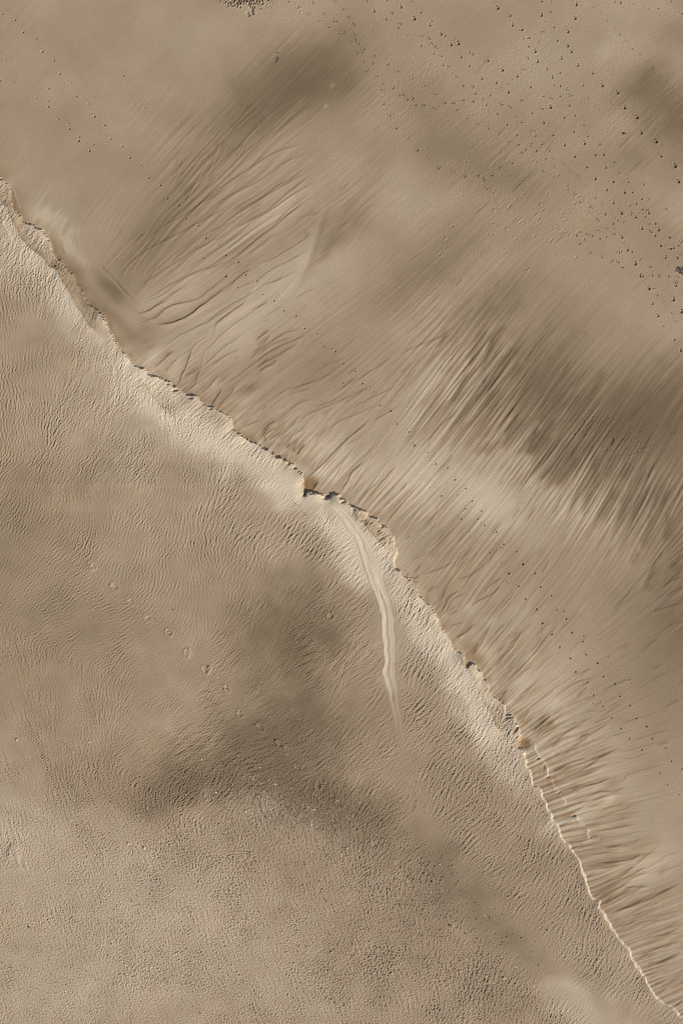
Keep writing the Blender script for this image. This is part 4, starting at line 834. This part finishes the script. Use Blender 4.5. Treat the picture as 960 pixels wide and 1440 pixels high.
# non-uniform rings outside, out to the horizon
ring = [0.0]
st = 4.0
while ring[-1] < 150000:
    ring.append(ring[-1] + st); st *= 1.35
ring = np.array(ring[1:], f32)
gx = np.concatenate([x0 - ring[::-1], xs, xs[-1] + ring]).astype(f32)
gy = np.concatenate([y0 - ring[::-1], ys, ys[-1] + ring]).astype(f32)
nr = len(ring)
GX, GY = np.meshgrid(gx, gy)
NGX, NGY = len(gx), len(gy)
def base_far(px, py):
    d, _, _ = line_dist(SCARP, px, py)
    m = inside(FLATPOLY, px, py)
    sd = np.where(m, d, -d)
    return base_height(sd, drop_at(py)), sd
HG = np.zeros((NGY, NGX), f32); TG = np.full((NGY, NGX), .5, f32); WG = np.zeros((NGY, NGX), f32); SG = np.ones((NGY, NGX), f32)
for sl in ((slice(0, nr), slice(None)), (slice(NGY - nr, NGY), slice(None)), (slice(nr, NGY - nr), slice(0, nr)), (slice(nr, NGY - nr), slice(NGX - nr, NGX))):
    hb, sd = base_far(GX[sl], GY[sl])
    HG[sl] = hb; SG[sl] = sd
ins = (slice(nr, nr + NY), slice(nr, nr + NX))
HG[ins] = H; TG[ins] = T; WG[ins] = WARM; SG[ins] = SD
CHG = np.zeros((NGY, NGX), bool); CHG[ins] = ch_m

def height_at(px, py):
    return float(bil(H, np.array([(px - x0) / G], f32), np.array([(py - y0) / G], f32))[0]) / S
def W3(px, py, dz=0.0):
    return Vector(((px - 480) / S, (720 - py) / S, height_at(px, py) + dz))

# ------------------------------------------------------------------ materials
def new_mat(name):
    m = bpy.data.materials.new(name); m.use_nodes = True
    return m, m.node_tree, m.node_tree.nodes['Principled BSDF']
def sand_material():
    m, t, b = new_mat('sand')
    N, Lk = t.nodes.new, t.links.new
    at = N('ShaderNodeAttribute'); at.attribute_name = 'tone'
    aw = N('ShaderNodeAttribute'); aw.attribute_name = 'warm_tint'  # brown tint, including the painted shade at the foot of the edge
    geo = N('ShaderNodeTexCoord')
    n1 = N('ShaderNodeTexNoise'); n1.inputs['Scale'].default_value = 26; n1.inputs['Detail'].default_value = 3
    n2 = N('ShaderNodeTexNoise'); n2.inputs['Scale'].default_value = 1.3; n2.inputs['Detail'].default_value = 6
    Lk(geo.outputs['Object'], n1.inputs['Vector']); Lk(geo.outputs['Object'], n2.inputs['Vector'])
    ma = N('ShaderNodeMath'); ma.operation = 'MULTIPLY_ADD'; ma.inputs[1].default_value = 0.20; ma.inputs[2].default_value = -0.10
    Lk(n1.outputs[0], ma.inputs[0])
    mb = N('ShaderNodeMath'); mb.operation = 'MULTIPLY_ADD'; mb.inputs[1].default_value = 0.10; mb.inputs[2].default_value = -0.05
    Lk(n2.outputs[0], mb.inputs[0])
    s1 = N('ShaderNodeMath'); s1.operation = 'ADD'; Lk(at.outputs['Fac'], s1.inputs[0]); Lk(ma.outputs[0], s1.inputs[1])
    s2 = N('ShaderNodeMath'); s2.operation = 'ADD'; Lk(s1.outputs[0], s2.inputs[0]); Lk(mb.outputs[0], s2.inputs[1])
    cr = N('ShaderNodeValToRGB')
    cr.color_ramp.elements[0].position = 0.0; cr.color_ramp.elements[0].color = (0.106, 0.074, 0.041, 1)
    cr.color_ramp.elements[1].position = 1.0; cr.color_ramp.elements[1].color = (0.50, 0.425, 0.32, 1)
    el = cr.color_ramp.elements.new(0.5); el.color = (0.276, 0.2085, 0.139, 1)
    Lk(s2.outputs[0], cr.inputs[0])
    mx = N('ShaderNodeMix'); mx.data_type = 'RGBA'; mx.blend_type = 'MULTIPLY'
    mx.inputs['B'].default_value = (1.0, 0.84, 0.66, 1)
    cl = N('ShaderNodeClamp'); Lk(aw.outputs['Fac'], cl.inputs[0]); Lk(cl.outputs[0], mx.inputs['Factor'])
    Lk(cr.outputs[0], mx.inputs['A'])
    Lk(mx.outputs['Result'], b.inputs['Base Color'])
    b.inputs['Roughness'].default_value = 0.88
    b.inputs['Specular IOR Level'].default_value = 0.25
    bp = N('ShaderNodeBump'); bp.inputs['Strength'].default_value = 0.5; bp.inputs['Distance'].default_value = 0.012
    n3 = N('ShaderNodeTexNoise'); n3.inputs['Scale'].default_value = 14; n3.inputs['Detail'].default_value = 5; n3.inputs['Roughness'].default_value = .65
    Lk(geo.outputs['Object'], n3.inputs['Vector']); Lk(n3.outputs[0], bp.inputs['Height']); Lk(bp.outputs[0], b.inputs['Normal'])
    return m
M_SAND = sand_material()
def flat_mat(name, col, rough=.7, var=.35, scale=40):
    m, t, b = new_mat(name)
    n = t.nodes.new('ShaderNodeTexNoise'); n.inputs['Scale'].default_value = scale
    c = t.nodes.new('ShaderNodeTexCoord'); t.links.new(c.outputs['Object'], n.inputs['Vector'])
    r = t.nodes.new('ShaderNodeValToRGB')
    r.color_ramp.elements[0].color = tuple(v * (1 - var) for v in col) + (1,)
    r.color_ramp.elements[1].color = tuple(min(v * (1 + var), .95) for v in col) + (1,)
    r.color_ramp.elements[0].position = .3; r.color_ramp.elements[1].position = .7
    t.links.new(n.outputs[0], r.inputs[0]); t.links.new(r.outputs[0], b.inputs['Base Color'])
    b.inputs['Roughness'].default_value = rough
    return m
M_WHITE = flat_mat('white_shell', (.74, .71, .66), .5, .15)
M_PALE = flat_mat('pale_stone', (.46, .38, .28), .7, .25)
M_GREY = flat_mat('grey_stone', (.22, .195, .165), .7, .3)
M_DARK = flat_mat('dark_stone', (.05, .045, .04), .6, .3)
M_RUST = flat_mat('rusty_stone', (.30, .16, .08), .75, .3)
M_TWIG = flat_mat('driftwood', (.07, .05, .035), .85, .4)
M_WEED = flat_mat('seaweed', (.045, .04, .03), .6, .4)

# ------------------------------------------------------------------ the ground, cut along its edge into bank, flat and channel
quad = (np.arange(NGY - 1)[:, None] * NGX + np.arange(NGX - 1)[None, :]).astype(np.int32)
VX = ((GX - 480) / S).ravel(); VY = ((720 - GY) / S).ravel(); VZ = (HG / S).ravel()
# normals from the whole sheet so that the cuts do not show
dzx = np.gradient(HG, axis=1) / np.gradient(GX, axis=1)
dzy = np.gradient(HG, axis=0) / np.gradient(GY, axis=0)
NRM = np.stack([-dzx, dzy, np.ones_like(dzx)], -1).reshape(-1, 3)
NRM /= np.linalg.norm(NRM, axis=1, keepdims=True)
fc_s = SG[:-1, :-1] > 0.0
fc_c = CHG[:-1, :-1] & (~fc_s)
def sheet(name, fmask):
    q = quad[fmask]
    F = np.stack([q, q + NGX, q + NGX + 1, q + 1], 1)       # counter-clockwise seen from above (y flips)
    used, inv = np.unique(F.ravel(), return_inverse=True)
    me = bpy.data.meshes.new(name)
    nvv, nf = len(used), len(F)
    me.vertices.add(nvv)
    co = np.stack([VX[used], VY[used], VZ[used]], 1).astype(f32)
    me.vertices.foreach_set('co', co.ravel())
    me.loops.add(nf * 4); me.loops.foreach_set('vertex_index', inv.astype(np.int32).ravel())
    me.polygons.add(nf)
    me.polygons.foreach_set('loop_start', np.arange(0, nf * 4, 4, dtype=np.int32))
    me.update(calc_edges=True)
    me.polygons.foreach_set('use_smooth', np.ones(nf, bool))
    for an, src in (('tone', TG), ('warm_tint', WG)):
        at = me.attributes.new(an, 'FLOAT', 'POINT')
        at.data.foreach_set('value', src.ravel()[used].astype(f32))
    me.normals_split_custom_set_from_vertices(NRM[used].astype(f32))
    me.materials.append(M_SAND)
    o = bpy.data.objects.new(name, me); sc.collection.objects.link(o)
    o['kind'] = 'structure'
    return o
flat_o = sheet('smooth_sand_flat', fc_s)
flat_o['label'] = 'smooth pale sand flat combed by rills and dotted with small pits and footprints'
flat_o['category'] = 'sand flat'
bank_o = sheet('rippled_sand_bank', (~fc_s) & (~fc_c))
bank_o['label'] = 'rippled sand bank ending in a crumbling edge above the smooth flat'
bank_o['category'] = 'sand bank'
chan_o = sheet('sand_channel', fc_c)
chan_o['label'] = 'narrow smooth pale channel curving down the rippled bank'
chan_o['category'] = 'channel'

# ------------------------------------------------------------------ small things
def link(o, label=None, cat=None, group=None, kind=None):
    sc.collection.objects.link(o)
    if label: o['label'] = label
    if cat: o['category'] = cat
    if group: o['group'] = group
    if kind: o['kind'] = kind
    return o
import bmesh
def stone_mesh(name, mat, seed, flat=.7):
    r = random.Random(seed)
    bm = bmesh.new(); bmesh.ops.create_icosphere(bm, subdivisions=2, radius=1)
    ph = [(Vector((r.gauss(0, 1), r.gauss(0, 1), r.gauss(0, 1))).normalized(), r.uniform(.55, .95)) for _ in range(9)]
    for v in bm.verts:
        for n, dd in ph:                  # shave facets off
            k = v.co.dot(n) - dd
            if k > 0: v.co -= n * k * .85
        v.co.z *= flat
        v.co.x *= 1.2
    me = bpy.data.meshes.new(name); bm.to_mesh(me); bm.free()
    for p in me.polygons: p.use_smooth = False
    me.materials.append(mat)
    return me
def shell_mesh(name):
    bm = bmesh.new()
    rows, cols = 6, 15
    grid = []
    for i in range(rows + 1):
        u = i / rows
        row = []
        for j in range(cols + 1):
            th = math.radians(-75 + 150 * j / cols)
            rr = u * (1 + .04 * (1 if j % 2 else -1) * u)
            z = .55 * math.sin(math.pi * min(u * .85 + .05, 1)) * math.cos(th) ** .6 if abs(th) < 1.57 else 0
            row.append(bm.verts.new((rr * math.sin(th), rr * math.cos(th) - .5, max(z, 0) + .04 * (1 if j % 2 else 0) * u)))
        grid.append(row)
    for i in range(rows):
        for j in range(cols):
            try: bm.faces.new((grid[i][j], grid[i + 1][j], grid[i + 1][j + 1], grid[i][j + 1]))
            except ValueError: pass
    bmesh.ops.remove_doubles(bm, verts=bm.verts, dist=1e-4)
    r = bmesh.ops.extrude_face_region(bm, geom=bm.faces[:])
    for v in [g for g in r['geom'] if isinstance(g, bmesh.types.BMVert)]: v.co.z -= .12
    bmesh.ops.recalc_face_normals(bm, faces=bm.faces)
    me = bpy.data.meshes.new(name); bm.to_mesh(me); bm.free(); me.materials.append(M_WHITE)
    return me
def tube(bm, pts, radii, n=6):
    rings_ = []
    for i, p in enumerate(pts):
        a = pts[max(i - 1, 0)]; b = pts[min(i + 1, len(pts) - 1)]
        t = (b - a).normalized(); u = t.cross(Vector((0, 0, 1))).normalized(); v = t.cross(u)
        rings_.append([bm.verts.new(p + (u * math.cos(2 * math.pi * k / n) + v * math.sin(2 * math.pi * k / n)) * radii[i]) for k in range(n)])
    for r0, r1_ in zip(rings_[:-1], rings_[1:]):
        for k in range(n):
            bm.faces.new((r0[k], r0[(k + 1) % n], r1_[(k + 1) % n], r1_[k]))
    bm.faces.new(rings_[0][::-1]); bm.faces.new(rings_[-1])
def twig(px, py, lines, rad, label, name='twig', cat='twig', mat=None):
    c = W3(px, py)
    bm = bmesh.new()
    for ln in lines:
        P = smooth_line(ln, 4)
        pts = [W3(q[0], q[1], rad * .8) - c for q in P]
        tube(bm, pts, [rad * (1 - .6 * i / (len(pts) - 1)) for i in range(len(pts))])
    bmesh.ops.recalc_face_normals(bm, faces=bm.faces)
    me = bpy.data.meshes.new(name); bm.to_mesh(me); bm.free(); me.materials.append(mat or M_TWIG)
    o = bpy.data.objects.new(name, me); o.location = c
    return link(o, label, cat)
twig(390, 84, [[(391,81),(391.2,84),(389.5,87),(387,90.5)], [(390.6,84.5),(388.5,85)]], .018, 'thin curved dark twig lying on the dark stain near the top, left of centre')
twig(391, 76, [[(389,75.4),(391,75.2),(393,76.2)]], .014, 'short bent twig just above the thin curved one near the top')
twig(861, 621, [[(861.5,616),(861.8,620),(860,623.5),(857.5,627)]], .018, 'hooked dark twig on the brown sand at the right')
twig(877, 189, [[(874.8,189.6),(877,189),(879.6,189.4)], [(876.5,189),(877.2,187.6)]], .035, 'short black stick lying across a footprint at the upper right')
c0 = [[(950,378),(953,377.2),(957,378),(962,377.4)], [(950,380),(955,379.6),(961,380.6)], [(951.5,382.5),(956,382),(962,383.4)], [(954,385),(957.5,383.8),(961,386)], [(953,376),(955,380),(957.5,386)], [(957,376.4),(959,380),(960,387)], [(958,385.6),(960,388),(963,389)]]
twig(956, 381, c0, .022, 'ragged dark clump of seaweed stems at the right edge', 'seaweed', 'seaweed', M_WEED)

stones = {k: [stone_mesh(k + '_pebble_mesh', m_, 11 * i + 3 + j * 7) for j in range(4)] for i, (k, m_) in
          enumerate((('white', M_WHITE), ('pale', M_PALE), ('grey', M_GREY), ('dark', M_DARK), ('rust', M_RUST)))}
sh = shell_mesh('shell_mesh')
def put(px, py, r, kind, label, cat, name, group=None, mesh=None, sink=.25):
    o = bpy.data.objects.new(name, mesh or random.choice(stones[kind]))
    c = W3(px, py)
    rr = r / S
    o.location = (c.x, c.y, c.z + rr * sink)
    o.rotation_euler = (random.uniform(-.3, .3), random.uniform(-.3, .3), random.uniform(0, 6.28))
    o.scale = (rr, rr * random.uniform(.75, 1), rr * random.uniform(.7, 1))
    return link(o, label, cat, group)
put(24.5, 1040, 1.9, 'pale', 'round pale stone with a dark hollow above it, at the left edge', 'stone', 'stone')
put(243.5, 857, 1.0, 'dark', 'small black stone on the fine ripples left of centre', 'stone', 'stone')
put(218.5, 869.5, .9, 'dark', 'small black stone beside an old footprint on the rippled bank', 'stone', 'stone')
put(536, 1178.5, 1.5, 'dark', 'black stone with a white one touching it, above an old footprint', 'stone', 'stone')
put(534.4, 1177.4, .9, 'white', 'white pebble touching the black stone above an old footprint', 'stone', 'stone')
put(511, 1220, 1.0, 'dark', 'lone black stone on plain sand below the gravel belt', 'stone', 'stone')
put(607, 1239.5, 1.6, 'dark', 'black stone at the right end of the gravel belt', 'stone', 'stone')
put(632, 1300.5, 1.7, 'dark', 'large black stone in a rusty hollow among the lower gravel', 'stone', 'stone')
put(790, 1428, 1.4, 'pale', 'pale grey stone near the bottom edge, right of the gravel', 'stone', 'stone')
put(791.4, 1429.5, 1.0, 'dark', 'dark stone tucked against the pale grey one near the bottom edge', 'stone', 'stone')
put(203.5, 1192, 2.0, 'pale', 'angular sandy stone on the rough sand at the lower left', 'stone', 'stone')
put(181, 1186, 1.8, 'pale', 'rounded sandy stone left of the angular one', 'stone', 'stone')
put(280, 1240, 1.3, 'pale', 'small sandy stone in the rough sand below the gravel', 'stone', 'stone')
put(41, 1303.5, 1.5, 'dark', 'dark brown stone on smooth sand at the far lower left', 'stone', 'stone')
for (px, py, r, lb) in [(126.5,1043,1.6,'bright white shell alone on plain sand at the left'),(438,1159,1.6,'white shell at the right side of the pale gravel patch'),(351.5,1091,1.2,'white shell on dark sand above the pale gravel patch'),
      (325,1213.5,1.5,'white shell on the coarse sand below the gravel patch'),(207.5,1136,1.2,'white shell at the left end of the dark sand'),(681,1287.5,1.4,'brightest white shell on the brown patch at the lower right'),
      (404,1061,1.1,'white shell beside an old footprint on the dark sand'),(306,953,1.2,'white shell right of the deepest old footprint'),(384.5,838.5,.9,'tiny white shell at the edge of the strong ripples'),
      (394,1107.5,1.1,'white shell topmost in the gravel belt'),(192,1192,1.0,'white shell chip between two sandy stones'),(694,1293,.9,'small white shell chip right of the bright shell')]:
    put(px, py, r, None, lb, 'shell', 'shell', mesh=sh, sink=.1)

# gravel: the larger pebbles are individuals, the rest one mass
ZONES = [((395,1132),(50,22),-15,.50,'in the pale gravel patch'),((470,1165),(40,26),-30,.14,'at the right end of the pale gravel patch'),((590,1240),(36,26),-45,.12,'in the gravel cluster beside the smooth brown strip'),
         ((690,1375),(42,26),-40,.12,'in the loose gravel near the bottom, right of centre'),((130,1325),(60,45),-40,.13,'on the smooth sand at the lower left'),((520,1290),(70,60),-30,.10,'scattered on the coarse sand at bottom centre'),
         ((410,1040),(60,45),20,.04,'scattered on the dark sand')]
r_ = random.Random(21)
def spot(z):
    (zx, zy), (sx, sy), an, wt, nm = z
    u, v = r_.gauss(0, sx), r_.gauss(0, sy)
    c, s = math.cos(math.radians(an)), math.sin(math.radians(an))
    return zx + u * c + v * s, zy - (u * s - v * c)
def pick_zone():
    t = r_.random() * sum(z[3] for z in ZONES)
    for z in ZONES:
        t -= z[3]
        if t <= 0: return z
    return ZONES[-1]
def on_bank(px, py):
    i, j = int((px - x0) / G), int((py - y0) / G)
    return 0 <= i < NX and 0 <= j < NY and SD[j, i] < -12 and not ch_m[j, i]
words = {'white': 'tiny white pebble', 'pale': 'tiny sandy pebble', 'grey': 'tiny grey pebble', 'dark': 'tiny black pebble', 'rust': 'tiny rust brown pebble'}
cnt = 0
while cnt < 286:
    z = pick_zone(); px, py = spot(z)
    if not on_bank(px, py) or px < 2 or px > 958 or py > 1438: continue
    k = r_.choices(('white', 'pale', 'grey', 'dark', 'rust'), (.34, .2, .12, .26, .08))[0]
    put(px, py, r_.uniform(.6, 1.0), k, words[k] + ' ' + z[4], 'pebble', 'pebble', group='pebbles scattered on the sand bank')
    cnt += 1
mats = [M_WHITE, M_PALE, M_GREY, M_DARK, M_RUST]
V, Fc, MI = [], [], []
nb = 0
while nb < 9500:
    z = pick_zone(); px, py = spot(z)
    if r_.random() < .18: px, py = r_.uniform(0, 700), r_.uniform(830, 1440)
    if not on_bank(px, py): continue
    i, j = int((px - x0) / G), int((py - y0) / G)
    zz = H[j, i] / S
    r = r_.choice((.3, .36, .45, .52, .62)) / S
    b0 = len(V)
    cxx, cyy = (px - 480) / S, (720 - py) / S
    ro = r_.uniform(0, 3.14)
    for (ux, uy, uz) in ((1,0,0),(.3,.8,.1),(-.6,.7,0),(-.9,-.2,.1),(-.2,-.8,0),(.6,-.6,.1),(0,0,.75),(0,0,-.6)):
        ux *= r_.uniform(.8, 1.3); uy *= r_.uniform(.7, 1.1)
        V.append((cxx + r * (ux * math.cos(ro) - uy * math.sin(ro)), cyy + r * (ux * math.sin(ro) + uy * math.cos(ro)), zz + r * (uz + .25)))
    mi = r_.choices(range(5), (.10, .50, .05, .27, .08))[0]
    for k in range(6):
        Fc.append((b0 + k, b0 + (k + 1) % 6, b0 + 6)); MI.append(mi)
        Fc.append((b0 + (k + 1) % 6, b0 + k, b0 + 7)); MI.append(mi)
    nb += 1
me = bpy.data.meshes.new('gravel'); me.from_pydata(V, [], Fc)
for m_ in mats: me.materials.append(m_)
me.polygons.foreach_set('material_index', MI)
me.update()
link(bpy.data.objects.new('gravel', me), 'fine mixed gravel and shell grit strewn over the rippled bank', 'gravel', kind='stuff')
